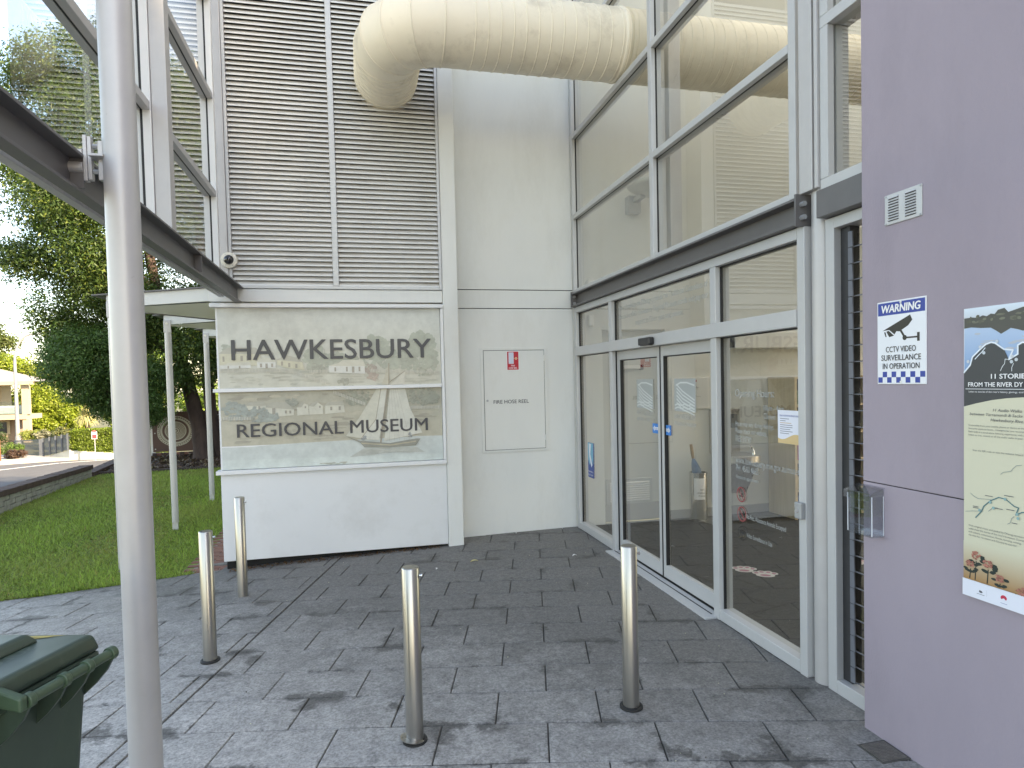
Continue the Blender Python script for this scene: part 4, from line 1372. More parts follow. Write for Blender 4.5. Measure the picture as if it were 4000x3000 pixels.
pr.poly([(-0.01, 1.075), (0.274, 1.043), (0.535, 1.07), (0.53, 1.058), (0.274, 1.03), (0.0, 1.062)], (0.36, 0.31, 0.19), 15)
pr.blob(0.03, 1.115, 0.02, 0.02, (0.2, 0.22, 0.22), 8, 0.012, 15)
pr.blob(0.475, 1.125, 0.014, 0.025, (0.2, 0.22, 0.22), 8, 0.012, 15)
pr.poly([(0.014, 1.012), (0.536, 1.005), (0.615, 0.954), (0.271, 0.965), (-0.122, 0.933)], (0.42, 0.43, 0.38), 4)
for k in range(40):
    pr.disc(rnd.uniform(0.0, 0.5), rnd.uniform(0.955, 1.005), rnd.uniform(0.02, 0.07), 0.003, (0.36, 0.36, 0.31), 5, 8)
for k in range(24):
    pr.disc(rnd.uniform(-0.40, -0.16), rnd.uniform(0.875, 0.89), 0.02, 0.004, (0.33, 0.33, 0.26), 5, 8, 0.6)
pr.done('landscape_print', MURAL, ms, (0.54, 0.54, 0.50, 0.22))
text(ms, 'HAWKESBURY', front(0, 6.503, 0), -1.166, 1.905, 0.196, LETTER, w=1.872, bold=0.012)
text(ms, 'REGIONAL', front(0, 6.503, 0), -1.143, 1.172, 0.130, LETTER, w=0.975, bold=0.012)
text(ms, 'MUSEUM', front(0, 6.503, 0), -0.105, 1.172, 0.130, LETTER, w=0.758, bold=0.012)

# ------------------------------------------------------------------ right glass facade with sliding doors
gf = thing('entrance_glazing', 'tall framed glass entrance wall with sliding doors on the right', 'glass wall', (2.36, 4.8, 0))
GX = 2.36
def mull(name, y0, y1, z0, z1, parent=gf, x0=GX - 0.045, x1=GX + 0.075, m1=ALU):
    o_ = put(name, MB().box(x0, x1, y0, y1, z0, z1), m1, parent, 0.004)
    return o_
def vmull(y, z0, z1):                  # split mullion with a black gasket in the middle
    mull('mullion', y - 0.03, y + 0.03, z0, z1, x1=GX - 0.007)
    put('gasket', MB().box(GX - 0.007, GX + 0.007, y - 0.027, y + 0.027, z0, z1), GASKET, gf)
    mull('mullion', y - 0.03, y + 0.03, z0, z1, x0=GX + 0.007)
def rail(z, y0, y1, h=0.05, parent=gf):
    mull('rail', y0, y1, z - h / 2, z + h / 2, parent, x1=GX - 0.007)
    put('gasket', MB().box(GX - 0.007, GX + 0.007, y0, y1, z - h / 2 + 0.003, z + h / 2 - 0.003), GASKET, parent)
    mull('rail', y0, y1, z - h / 2, z + h / 2, parent, x0=GX + 0.007)
YE = 3.045                              # near end of the bay
# upper storey
vmull(6.755, 2.60, 6.6)
vmull(4.80, 2.60, 6.6)
vmull(YE + 0.03, 2.60, 6.6)
for (y0, y1) in ((YE + 0.061, 4.769), (4.831, 6.724)):
    for z in (2.608, 3.418, 4.28, 5.14, 6.0):
        rail(z, y0, y1)
    for (z0, z1) in ((2.634, 3.392), (3.444, 4.254), (4.306, 5.114), (5.166, 5.974)):
        put('pane', MB().quad((GX, y0, z0), (GX, y1, z0), (GX, y1, z1), (GX, y0, z1)), GLASS, gf)
put('inner_column', MB().box(2.46, 2.56, 4.75, 4.85, 2.6, 6.6), STEEL, gf, 0.003)
# beam between the storeys
bm = thing('steel_beam', 'dark grey steel beam over the glass entrance doors', 'beam', (2.36, 4.8, 2.44), 'steel beams of the porch')
put('flange', MB().box(2.27, 2.45, 2.99, 6.69, 2.568, 2.582), BEAM, bm, 0.002)
put('flange', MB().box(2.27, 2.45, 2.99, 6.69, 2.440, 2.454), BEAM, bm, 0.002)
put('web', MB().box(2.335, 2.36, 2.99, 6.69, 2.454, 2.568), BEAM, bm)
for (yy, nm) in ((6.70, 'end_plate'), (2.985, 'end_plate')):
    ep = put(nm, MB().box(2.265, 2.40, yy, yy + 0.012, 2.43, 2.60), BEAM, bm, 0.002)
    for zz in (2.475, 2.545):
        put('bolt', MB().cyl((2.30, yy - 0.03, zz), (2.30, yy + 0.0, zz), 0.014, 6), GALV, ep)
# lower storey frames
def low(y0, y1, z0, z1, name='frame', x0=GX - 0.045, x1=GX + 0.06):
    return put(name, MB().box(x0, x1, y0, y1, z0, z1), ALU, gf, 0.004)
low(6.70, 6.76, 0.0, 2.438, 'jamb')
low(2.985, 3.045, 0.0, 2.438, 'jamb')
low(3.046, 6.699, 2.375, 2.436, 'head')
low(3.046, 6.699, 1.905, 2.0, 'transom', GX - 0.055)
for y in (5.72, 3.90):
    for (z0, z1) in ((0.0, 1.904), (2.001, 2.374)):
        low(y - 0.035, y + 0.035, z0, z1, 'mullion', x1=GX - 0.006)
        put('gasket', MB().box(GX - 0.006, GX + 0.010, y - 0.03, y + 0.03, z0, z1), GASKET, gf)
        low(y - 0.035, y + 0.035, z0, z1, 'mullion', x0=GX + 0.010)
low(3.046, 3.864, 0.004, 0.075, 'sill')
low(5.756, 6.699, 0.004, 0.075, 'sill')
for (y0, y1, z0, z1) in ((3.046, 3.864, 0.076, 1.904), (5.756, 6.699, 0.076, 1.904), (3.046, 3.864, 2.001, 2.374), (3.936, 5.684, 2.001, 2.374), (5.756, 6.699, 2.001, 2.374)):
    put('pane', MB().quad((GX + 0.01, y0, z0), (GX + 0.01, y1, z0), (GX + 0.01, y1, z1), (GX + 0.01, y0, z1)), GLASS, gf)
    e = 0.007
    gk = MB()
    gk.box(GX - 0.01, GX + 0.008, y0, y1, z1 - e, z1)
    gk.box(GX - 0.01, GX + 0.008, y1 - e, y1, z0, z1 - e)
    put('gasket', gk, GASKET, gf)
put('threshold', MB().box(GX - 0.13, GX + 0.14, 3.9, 5.72, -0.01, 0.012), ALU, gf, 0.003)
put('threshold_groove', MB().box(GX - 0.055, GX - 0.045, 3.95, 5.69, 0.010, 0.0135), GASKET, gf)
put('threshold_groove', MB().box(GX + 0.0, GX + 0.04, 3.95, 5.69, 0.010, 0.0135), GASKET, gf)
for (y0, y1, lab) in ((4.815, 5.68, 'far sliding leaf'), (3.94, 4.80, 'near sliding leaf')):
    X0, X1 = GX + 0.015, GX + 0.055
    dl = put('sliding_door', MB().quad(((X0 + X1) / 2, y0 + 0.05, 0.125), ((X0 + X1) / 2, y1 - 0.05, 0.125), ((X0 + X1) / 2, y1 - 0.05, 1.82), ((X0 + X1) / 2, y0 + 0.05, 1.82)), GLASS, gf)
    dl['label'] = lab
    for (a, c, z0, z1) in ((y0, y0 + 0.05, 0.02, 1.90), (y1 - 0.05, y1, 0.02, 1.90)):
        put('stile', MB().box(X0, X1, a, c, z0, z1), ALU, dl, 0.003)
    put('top_rail', MB().box(X0, X1, y0 + 0.05, y1 - 0.05, 1.82, 1.90), ALU, dl, 0.003)
    put('bottom_rail', MB().box(X0, X1, y0 + 0.05, y1 - 0.05, 0.02, 0.125), ALU, dl, 0.003)
    gk = MB()
    gk.box(X0 - 0.001, X0 + 0.03, y1 - 0.058, y1 - 0.05, 0.125, 1.82)
    gk.box(X0 - 0.001, X0 + 0.03, y0 + 0.05, y1 - 0.058, 1.812, 1.82)
    put('gasket', gk, GASKET, dl)
put('brush_seal', MB().box(GX + 0.012, GX + 0.055, 4.801, 4.814, 0.02, 1.9), GASKET, gf)
# etched and printed lettering on the glass
LX = GX + 0.004
Lf = lambda y, z: left(LX, y, z)
for s_, zz, w_, y_ in (('We acknowledge the Dharug people as the Traditional Custodians of', 2.275, 1.58, 5.62), ('the land on which Hawkesbury Regional Museum stands and pay our', 2.195, 1.58, 5.62), ('respects to Elders past and present.', 2.115, 0.86, 5.25)):
    text(gf, s_, Lf(y_, zz), 0, 0, 0.048, ETCHG, w=w_)
for s_, zz, y_, h_, w_ in (('Opening Hours:', 1.515, 3.72, 0.05, 0.40), ('10am - 4pm', 1.435, 3.42, 0.036, 0.19), ('Closed', 1.385, 3.42, 0.036, 0.11), ('Hours may vary during Holidays.', 1.325, 3.72, 0.034, 0.40), ('Please check our website.', 1.28, 3.72, 0.034, 0.33),
                         ('FREE ENTRY', 1.225, 3.72, 0.04, 0.17), ('www.hawkesbury.nsw.gov.au/museum', 1.085, 3.72, 0.046, 0.66), ('PH: 4560 4665', 1.035, 3.72, 0.042, 0.24), ('Groups by appointment', 0.985, 3.72, 0.026, 0.24),
                         ('No Pets, Assistance Animals Excepted', 0.742, 3.61, 0.030, 0.39), ('Video Surveillance in Use', 0.622, 3.61, 0.030, 0.26)):
    text(gf, s_, Lf(y_, zz), 0, 0, h_, ETCH, w=w_)
RD_, BK_ = (0.30, 0.06, 0.06), (0.03, 0.03, 0.03)
pr = Print(left(LX, 3.667, 0.884))
pr.rect(-0.022, -0.014, 0.024, -0.006, BK_).rect(0.002, 0.0, 0.02, 0.012, BK_)
pr.annulus(0, 0, 0.041, 0.049, RD_, 2).line([(-0.03, 0.032), (0.03, -0.032)], 0.008, RD_, 2)
pr.done('no_smoking_symbol', PRINT, gf)
pr = Print(left(LX, 3.661, 0.759))
pr.poly([(-0.025, -0.005), (-0.012, 0.007), (0.008, 0.007), (0.022, 0.025), (0.026, 0.013), (0.016, -0.005), (0.016, -0.025), (0.009, -0.025), (0.006, -0.010), (-0.012, -0.010), (-0.016, -0.025), (-0.022, -0.025)], BK_, 1)
pr.annulus(0, 0, 0.041, 0.049, RD_, 2).line([(-0.03, 0.032), (0.03, -0.032)], 0.008, RD_, 2)
pr.done('no_pets_symbol', PRINT, gf)
pr = Print(left(LX, 3.658, 0.636))
pr.annulus(0, 0, 0.042, 0.0465, BK_, 2)
pr.poly([(-0.026, 0.018), (0.026, 0.010), (0.026, -0.008), (-0.02, -0.002)], BK_, 1)
pr.rect(-0.003, -0.033, 0.005, -0.002, BK_, 1).rect(-0.02, -0.035, -0.003, -0.028, BK_, 1)
pr.done('camera_symbol', PRINT, gf)
for y_, tx_ in ((4.60, 0), (5.30, 1)):  # frosted emblem on the two door leaves
    pr = Print(left(GX + 0.030, y_, 1.24))
    g_ = (0.36, 0.38, 0.37)
    pr.rect(0.0, 0.145, 0.33, 0.395, g_)
    pl_ = (0.58, 0.60, 0.58)
    for k in range(6):
        pr.line([(0.04, 0.35 - 0.028 * k), (0.13, 0.30 - 0.028 * k), (0.31, 0.235 - 0.022 * k)], 0.011, pl_, 1)
    pr.line([(0.03, 0.345), (0.10, 0.365), (0.2, 0.365), (0.31, 0.345)], 0.012, pl_, 1)
    for dz in (0.19, 0.165):
        pr.line([(0.01 + 0.05 * k, dz + (0.012 if k % 2 else 0)) for k in range(7)], 0.010, pl_, 1)
    eo = pr.done('frosted_emblem', PRINT, gf)
    text(gf, 'HAWKESBURY', left(GX + 0.030, y_, 1.24), 0.0, 0.085, 0.042, ETCH, w=0.33)
    text(gf, 'REGIONAL MUSEUM', left(GX + 0.030, y_, 1.24), 0.0, 0.035, 0.030, ETCH, w=0.33)
for y_, s_ in ((4.985, -1), (4.775, 1)):
    st_ = tag(put('door_sticker', MB().box(GX + 0.026, GX + 0.030, y_ - 0.115, y_, 1.185, 1.265), BLUET, None), 'blue door sticker with an arrow on the %s sliding leaf' % ('far' if s_ < 0 else 'near'), 'sticker', 'blue stickers on the sliding doors')
    pr = Print(left(GX + 0.026, y_, 1.185))
    pr.rect(0, 0, 0.115, 0.08, (0.03, 0.22, 0.62), 0)
    c0 = 0.0575
    pr.poly([(c0 - s_ * 0.045, 0.028), (c0 + s_ * 0.018, 0.028), (c0 + s_ * 0.018, 0.016), (c0 + s_ * 0.048, 0.040), (c0 + s_ * 0.018, 0.064), (c0 + s_ * 0.018, 0.052), (c0 - s_ * 0.045, 0.052)], (0.75, 0.78, 0.82), 1)
    pr.done('sticker_print', PRINT, st_)
    text(st_, 'AUTO SLIDE', left(GX + 0.026, y_, 1.185), c0, 0.033, 0.013, BLUET, w=0.07, align='CENTER', lift=0.0022)
pr = Print(left(GX + 0.003, 6.52, 0.60))
pr.poly([(0, 0), (0.16, 0.0), (0.16, 0.14), (0.11, 0.19), (0.05, 0.13), (0, 0.19)], (0.02, 0.06, 0.28), 1)
pr.poly([(0, 0.19), (0.05, 0.13), (0.11, 0.19), (0.16, 0.14), (0.16, 0.37), (0.0, 0.37)], (0.16, 0.42, 0.58), 0)
pr.poly([(0.03, 0.36), (0.10, 0.36), (0.07, 0.25), (0.13, 0.14), (0.10, 0.11), (0.04, 0.22)], (0.7, 0.74, 0.76), 2)
cs = tag(put('council_sticker', MB().box(GX + 0.004, GX + 0.007, 6.36, 6.52, 0.60, 0.97), BLUET), 'blue wave council sticker low on the far side pane', 'sticker')
pr.done('sticker_print', PRINT, cs)
text(cs, 'Hawkesbury', left(GX + 0.003, 6.52, 0.60), 0.012, 0.055, 0.022, WHITET, w=0.135, lift=0.002)
text(cs, 'City Council', left(GX + 0.003, 6.52, 0.60), 0.012, 0.02, 0.022, WHITET, w=0.135, lift=0.002)
nt = tag(put('paper_notice', MB().box(GX - 0.0025, GX - 0.001, 3.033, 3.277, 1.255, 1.445), WHITET), 'white paper notice with opening hours taped to the glass beside the lock', 'notice')
nt.location.x -= 0.0
nt_fr = left(GX - 0.0025, 3.277, 1.255)
pr = Print(nt_fr)
pr.rect(0, 0, 0.244, 0.19, (0.74, 0.76, 0.84), 0)
wv = [(0.244 * k / 12, 0.035 + 0.014 * math.sin(k * 0.55 + 3.6) + 0.012 * (k / 12)) for k in range(13)]
pr.poly([(0, 0), (0.244, 0)] + wv[::-1], (0.66, 0.48, 0.24), 1)
for k in range(8):
    pr.rect(0.02, 0.140 - 0.012 * k, 0.02 + (0.08, 0.05, 0.10, 0.11, 0.11, 0.09, 0.11, 0.08)[k], 0.1430 - 0.012 * k, (0.1, 0.1, 0.14) if k != 2 else (0.5, 0.3, 0.1), 1)
for k, c_ in enumerate(((0.6, 0.1, 0.1), (0.6, 0.4, 0.05), (0.1, 0.4, 0.15))):
    pr.rect(0.185 + 0.014 * k, 0.012, 0.197 + 0.014 * k, 0.024, c_, 2)
pr.done('notice_print', PRINT, nt)
text(nt, 'PUBLIC HOLIDAYS AND OPENING HOURS', nt_fr, 0.02, 0.155, 0.0095, BLUET, w=0.165, lift=0.002)
sn = thing('door_sensor', 'black motion sensor box on the header above the sliding doors', 'sensor', (2.30, 4.86, 1.92))
put('case', MB().box(2.255, 2.302, 4.76, 4.97, 1.915, 1.975), BLACKP, sn, 0.008)
put('lens_strip', MB().box(2.268, 2.300, 4.78, 4.95, 1.909, 1.9148), mat('dark_lens', (0.03, 0.03, 0.035), 0.1, var=0.05), sn)
lk = thing('door_lock', 'small grey metal lock box on the glazing jamb', 'lock', (2.3, 3.02, 0.9))
put('case', MB().box(2.285, 2.3145, 2.99, 3.045, 0.865, 0.955), GALV, lk, 0.006)
put('keyhole', MB().cyl((2.281, 3.02, 0.91), (2.286, 3.02, 0.91), 0.014, 14), CHROME, lk)

# round columns
rc = thing('round_column', 'slim grey round steel column between the doors and the louvre window', 'column', (2.40, 2.93, 0), 'round steel columns of the porch')
put('shaft', MB().cyl((2.385, 2.925, -0.02), (2.385, 2.925, 2.62), 0.056, 28), STEEL, rc)
put('head_box', MB().box(2.30, 2.345, 2.90, 3.00, 2.60, 6.6), STEEL, rc, 0.003)
put('head_box', MB().box(2.346, 2.40, 2.885, 2.955, 2.60, 6.6), STEEL, rc, 0.003)
put('head_box', MB().box(2.30, 2.44, 2.86, 2.884, 2.60, 6.6), STEEL, rc, 0.003)
rl = thing('round_column', 'thick grey round steel column close to the camera at left', 'column', (-0.908, 2.9, -0.05), 'round steel columns of the porch')
put('shaft', MB().cyl((-0.908, 2.9, -0.1), (-0.908, 2.9, 6.6), 0.0625, 48), STEEL, rl)
br = put('bracket_plate', MB().box(-1.022, -1.008, 2.885, 2.915, 2.485, 2.655), STEEL, rl, 0.002)
put('bracket_plate', MB().box(-1.038, -1.024, 2.885, 2.915, 2.480, 2.660), STEEL, rl, 0.002)
put('bracket_plate', MB().box(-0.985, -0.962, 2.886, 2.914, 2.485, 2.640), STEEL, rl, 0.002)
put('bracket_fin', MB().box(-1.007, -0.955, 2.85, 2.95, 2.568, 2.578), STEEL, rl, 0.002)
put('bracket_tube', MB().cyl((-1.16, 2.9, 2.535), (-1.040, 2.9, 2.535), 0.022, 16), STEEL, rl)
put('bracket_tube', MB().box(-1.13, -1.039, 2.88, 2.92, 2.582, 2.602), STEEL, rl, 0.003)
for zz in (2.52, 2.62):
    put('bolt', MB().cyl((-1.007, 2.90, zz), (-0.978, 2.90, zz), 0.010, 6), GALV, rl)

# ------------------------------------------------------------------ left glass screen and channel beam
gs = thing('glass_screen', 'high framed glass screen above the open left side of the porch', 'glass wall', (-1.23, 4.5, 2.55))
SX = -1.235
def smull(y, z0, z1, w=0.06):
    put('mullion', MB().box(SX - 0.055, SX - 0.007, y - w / 2, y + w / 2, z0, z1), W_TRIM, gs, 0.003)
    put('gasket', MB().box(SX - 0.007, SX + 0.007, y - w / 2 + 0.003, y + w / 2 - 0.003, z0, z1), GASKET, gs)
    put('mullion', MB().box(SX + 0.007, SX + 0.055, y - w / 2, y + w / 2, z0, z1), W_TRIM, gs, 0.003)
for y in (4.36, 6.20):
    smull(y, 2.60, 6.6)
for z in (2.575, 3.36, 4.21, 5.06, 5.91):
    for (y0, y1) in ((2.80, 4.329), (4.391, 6.169)):
        put('rail', MB().box(SX - 0.05, SX - 0.006, y0, y1, z - 0.026, z + 0.026), STEEL, gs, 0.003)
        put('gasket', MB().box(SX - 0.006, SX + 0.006, y0, y1, z - 0.022, z + 0.022), GASKET, gs)
        put('rail', MB().box(SX + 0.006, SX + 0.05, y0, y1, z - 0.026, z + 0.026), STEEL, gs, 0.003)
for (z0, z1) in ((2.602, 3.333), (3.387, 4.183), (4.237, 5.033), (5.087, 5.883)):
    for (y0, y1) in ((2.80, 4.329), (4.391, 6.169)):
        put('pane', MB().quad((SX, y0, z0), (SX, y0, z1), (SX, y1, z1), (SX, y1, z0)), GLASSL, gs)
put('outer_rail', MB().box(-1.250, -1.205, 1.2, 6.45, 2.488, 2.530), STEEL, gs, 0.003)
put('back_post', MB().box(-1.178, -1.09, 4.34, 4.44, 2.584, 6.6), STEEL, gs, 0.003)
put('front_post', MB().box(-1.43, -1.272, 2.70, 2.80, 2.66, 6.6), W_WALL, gs, 0.004)
put('front_tube', MB().cyl((-1.46, 2.9, 2.66), (-1.288, 2.9, 2.66), 0.03, 16), W_WALL, gs)
cb = thing('steel_beam', 'dark grey steel channel beam over the open left side of the porch', 'beam', (-1.09, 4, 2.44), 'steel beams of the porch')
put('web', MB().box(-1.104, -1.090, 1.2, 6.48, 2.452, 2.570), BEAM, cb)
put('flange', MB().box(-1.115, -1.035, 1.2, 6.48, 2.570, 2.583), BEAM, cb, 0.002)
put('flange', MB().box(-1.115, -1.055, 1.2, 6.48, 2.439, 2.452), BEAM, cb, 0.002)
put('stiffener', MB().box(-1.089, -1.04, 4.85, 4.862, 2.453, 2.569), BEAM, cb)
put('stiffener', MB().box(-1.089, -1.04, 2.894, 2.906, 2.453, 2.569), BEAM, cb)

# ------------------------------------------------------------------ canopies
def canopy(label):
    c_ = thing('canopy', label, 'canopy', (0, 0, 0), 'sun canopies along the museum side wall', local=True)
    fl, fr = (-2.52, 0.0, 2.572), (-1.42, 0.0, 2.668)
    bl, brr = (-2.52, 1.62, 2.600), (-1.30, 1.62, 2.470)
    th = 0.012
    b_ = MB().hexa([fl, fr, brr, bl, (fl[0], fl[1], fl[2] + th), (fr[0], fr[1], fr[2] + th), (brr[0], brr[1], brr[2] + th), (bl[0], bl[1], bl[2] + th)])
    put('roof_plate', b_, BEAM, c_)
    b_ = MB().hexa([(-2.40, 0.03, 2.46), (-1.47, 0.03, 2.53), (-1.47, 0.07, 2.53), (-2.40, 0.07, 2.46), (-2.40, 0.03, 2.578), (-1.47, 0.03, 2.660), (-1.47, 0.07, 2.660), (-2.40, 0.07, 2.578)])
    put('front_beam', b_, W_WALL, c_, 0.002)
    so = MB()
    so.quad((-2.42, 0.071, 2.455), (-1.32, 0.071, 2.530), (-1.30, 1.60, 2.455), (-2.50, 1.60, 2.585))
    put('soffit', so, CREAMP, c_)
    put('edge_trim', MB().hexa([(-2.52, 1.60, 2.572), (-1.30, 1.60, 2.44), (-1.30, 1.62, 2.44), (-2.52, 1.62, 2.572), (-2.52, 1.60, 2.599), (-1.30, 1.60, 2.469), (-1.30, 1.62, 2.469), (-2.52, 1.62, 2.599)]), BEAM, c_)
    ps = put('post', MB().cyl((-2.36, 0.05, -0.07), (-2.36, 0.05, 2.40), 0.040, 20), STEEL, c_)
    put('post_head', MB().box(-2.40, -2.315, 0.012, 0.029, 2.36, 2.52), STEEL, ps, 0.006)
    put('bolt', MB().cyl((-2.36, 0.004, 2.475), (-2.36, 0.013, 2.475), 0.016, 14), CREAMP, ps)
    put('foot_plate', MB().box(-2.395, -2.325, 0.03, 0.05, -0.25, -0.06), STEEL, ps, 0.004)
    return c_
c1 = canopy('nearest sun canopy, partly hidden by the thick round column')
c1.location = (0, 7.06, 0)
c2 = copy_tree(c1)
c2.location = (0, 8.95, 0)
c2['label'] = 'middle sun canopy on a slim post in the lawn'
c3 = copy_tree(c1)
c3.location = (0, 11.05, 0)
c3['label'] = 'farthest sun canopy, whose post stands closest to the museum sign'

# ------------------------------------------------------------------ air duct
du = thing('air_duct', 'large cream spiral air duct bending out of the louvre screen', 'duct', (0.34, 6.4, 4.64))
DR, DY, DZ, DX, RB = 0.30, 5.50, 4.64, 0.336, 0.42
put('straight_duct', MB().cyl((DX + RB, DY, DZ), (7.0, DY, DZ), DR, 56), DUCT, du)
put('stub_duct', MB().cyl((DX, 6.62, DZ), (DX, DY + RB, DZ), DR, 56), DUCT, du)
cx_, cy_ = DX + RB, DY + RB
nseg = 4
for k in range(nseg):
    a0, a1 = math.pi / 2 * k / nseg, math.pi / 2 * (k + 1) / nseg
    f_ = lambda a: (cx_ - RB * math.cos(a), cy_ - RB * math.sin(a), DZ)
    t_ = lambda a: (math.sin(a), -math.cos(a), 0)
    sc_ = 1.0
    put('elbow_gore', MB().sweep([f_(a0), f_(a1)], DR, 56, False, [t_(a0), t_(a1)]), DUCT, du)
def ring_mesh(c, ax, r, w, h):
    ax = Vector(ax)
    return MB().sweep([Vector(c) - ax * w, Vector(c) - ax * w * 0.4, Vector(c) + ax * w * 0.4, Vector(c) + ax * w], [r, r + h, r + h, r], 56, False, [ax] * 4)
for k in range(nseg + 1):
    a = math.pi / 2 * k / nseg
    put('seam', ring_mesh((cx_ - RB * math.cos(a), cy_ - RB * math.sin(a), DZ), (math.sin(a), -math.cos(a), 0), DR, 0.008, 0.006), DUCT, du)
x = DX + RB + 0.24
while x < 6.9:
    put('seam', ring_mesh((x, DY, DZ), (1, 0.03, 0.02), DR, 0.006, 0.005), DUCT, du)
    x += 0.107
y = DY + RB + 0.07
while y < 6.5:
    put('seam', ring_mesh((DX, y, DZ), (0.02, 1, 0.01), DR, 0.006, 0.005), DUCT, du)
    y += 0.075
put('collar', ring_mesh((2.33, DY, DZ), (1, 0, 0), DR, 0.02, 0.010), DUCT, du)

# dome camera on the corner of the louvres
dc = thing('dome_camera', 'white ringed dome security camera at the lower corner of the louvres', 'camera', (-1.145, 6.46, 2.83))
put('housing', MB().lathe((-1.148, 6.475, 2.83), [(0.070, 0), (0.076, 0.012), (0.072, 0.035), (0.045, 0.044)], 32, (0, -1, 0)), CREAMP, dc)
put('dome', MB().lathe((-1.148, 6.434, 2.83), [(0.044, 0), (0.041, 0.018), (0.031, 0.032), (0.016, 0.040), (0.001, 0.043)], 24, (0, -1, 0)), LENS, dc)
for k in range(6):
    a = k * math.pi / 3
    put('screw', MB().cyl((-1.148 + 0.058 * math.cos(a), 6.437, 2.83 + 0.058 * math.sin(a)), (-1.148 + 0.058 * math.cos(a), 6.434, 2.83 + 0.058 * math.sin(a)), 0.004, 6), GALV, dc)

# ------------------------------------------------------------------ fire hose cabinet
fh = thing('fire_hose_cabinet', 'white flush fire hose reel cabinet door in the recessed wall', 'cabinet', (1.63, 6.8, 0.875))
for (x0, x1, z0, z1) in ((1.262, 1.294, 0.878, 2.008), (1.974, 2.006, 0.878, 2.008), (1.294, 1.974, 1.981, 2.008), (1.294, 1.974, 0.878, 0.900)):
    put('frame', MB().box(x0, x1, 6.788, 6.799, z0, z1), W_WALL, fh, 0.002)
put('shadow_gap', MB().box(1.294, 1.974, 6.7955, 6.799, 0.900, 1.981), DARK, fh)
fd = put('door', MB().box(1.299, 1.969, 6.786, 6.7955, 0.905, 1.976), W_WALL, fh, 0.002)
put('latch', MB().cyl((1.328, 6.776, 1.44), (1.328, 6.786, 1.44), 0.012, 14), GALV, fd)
text(fd, 'FIRE HOSE REEL', front(0, 6.7855, 0), 1.396, 1.405, 0.040, LETTER, w=0.392, bold=0.008)
for zz in (1.89, 1.02):
    put('hinge', MB().cyl((1.972, 6.780, zz - 0.03), (1.972, 6.780, zz + 0.03), 0.007, 8), W_WALL, fh)
fl_ = tag(put('hose_reel_label', MB().box(1.55, 1.688, 6.7825, 6.7855, 1.762, 1.970), WHITET), 'red and white hose reel label at the top of the cabinet door', 'sign')
pr = Print(front(1.55, 6.7825, 1.762))
pr.rect(0.006, 0.006, 0.132, 0.202, (0.50, 0.015, 0.03), 0)
pr.rect(0.022, 0.07, 0.078, 0.194, (0.72, 0.74, 0.80), 1)
for k in range(9):
    pr.rect(0.026 + 0.0058 * k, 0.072, 0.028 + 0.0058 * k, 0.192, (0.35, 0.45, 0.62), 2)
pr.annulus(0.104, 0.128, 0.009, 0.014, (0.75, 0.5, 0.3), 1)
pr.rect(0.078, 0.126, 0.122, 0.130, (0.75, 0.5, 0.3), 1)
pr.rect(0.102, 0.112, 0.106, 0.144, (0.75, 0.5, 0.3), 1)
pr.done('label_print', PRINT, fl_)
text(fl_, 'FIRE', front(1.55, 6.7825, 1.762), 0.069, 0.042, 0.017, WHITET, align='CENTER', lift=0.002, bold=0.01)
text(fl_, 'HOSE REEL', front(1.55, 6.7825, 1.762), 0.069, 0.017, 0.017, WHITET, w=0.095, align='CENTER', lift=0.002, bold=0.01)

# ------------------------------------------------------------------ mauve block on the right with its fittings
pb = thing('mauve_wall', 'mauve rendered wall filling the right of the view', 'wall', (2.3, -4, 0))
put('wall_course', MB().box(2.24, 2.46, -5, 2.498, -0.06, 1.151), PURPLE, pb, 0.004)
put('wall_course', MB().box(2.24, 2.46, -5, 2.498, 1.1545, 6.6), PURPLE, pb, 0.004)
put('joint_backing', MB().box(2.245, 2.45, -4.9, 2.49, 1.14, 1.16), DARK, pb)

vp = thing('vent_plate', 'silver vent plate with two columns of louvred slots on the mauve wall', 'vent', (2.24, 2.27, 2.28))
put('plate', MB().box(2.234, 2.24, 2.171, 2.360, 2.281, 2.410), ALU, vp, 0.003)
for c_ in (0, 1):
    for k in range(9):
        z = 2.298 + k * 0.0115
        y1 = 2.340 - c_ * 0.088
        bb = MB()
        bb.hexa([(2.228, y1 - 0.055, z), (2.2345, y1 - 0.055, z), (2.2345, y1, z), (2.228, y1, z), (2.2335, y1 - 0.052, z + 0.0075), (2.2345, y1 - 0.052, z + 0.0075), (2.2345, y1 - 0.003, z + 0.0075), (2.2335, y1 - 0.003, z + 0.0075)])
        put('slot_hood', bb, ALU, vp)
        put('slot', MB().box(2.2332, 2.2345, y1 - 0.054, y1 - 0.001, z - 0.003, z - 0.0002), DARK, vp)
for yy in (2.177, 2.354):
    for zz in (2.288, 2.403):
        put('screw', MB().cyl((2.231, yy, zz), (2.234, yy, zz), 0.0045, 8), GALV, vp)

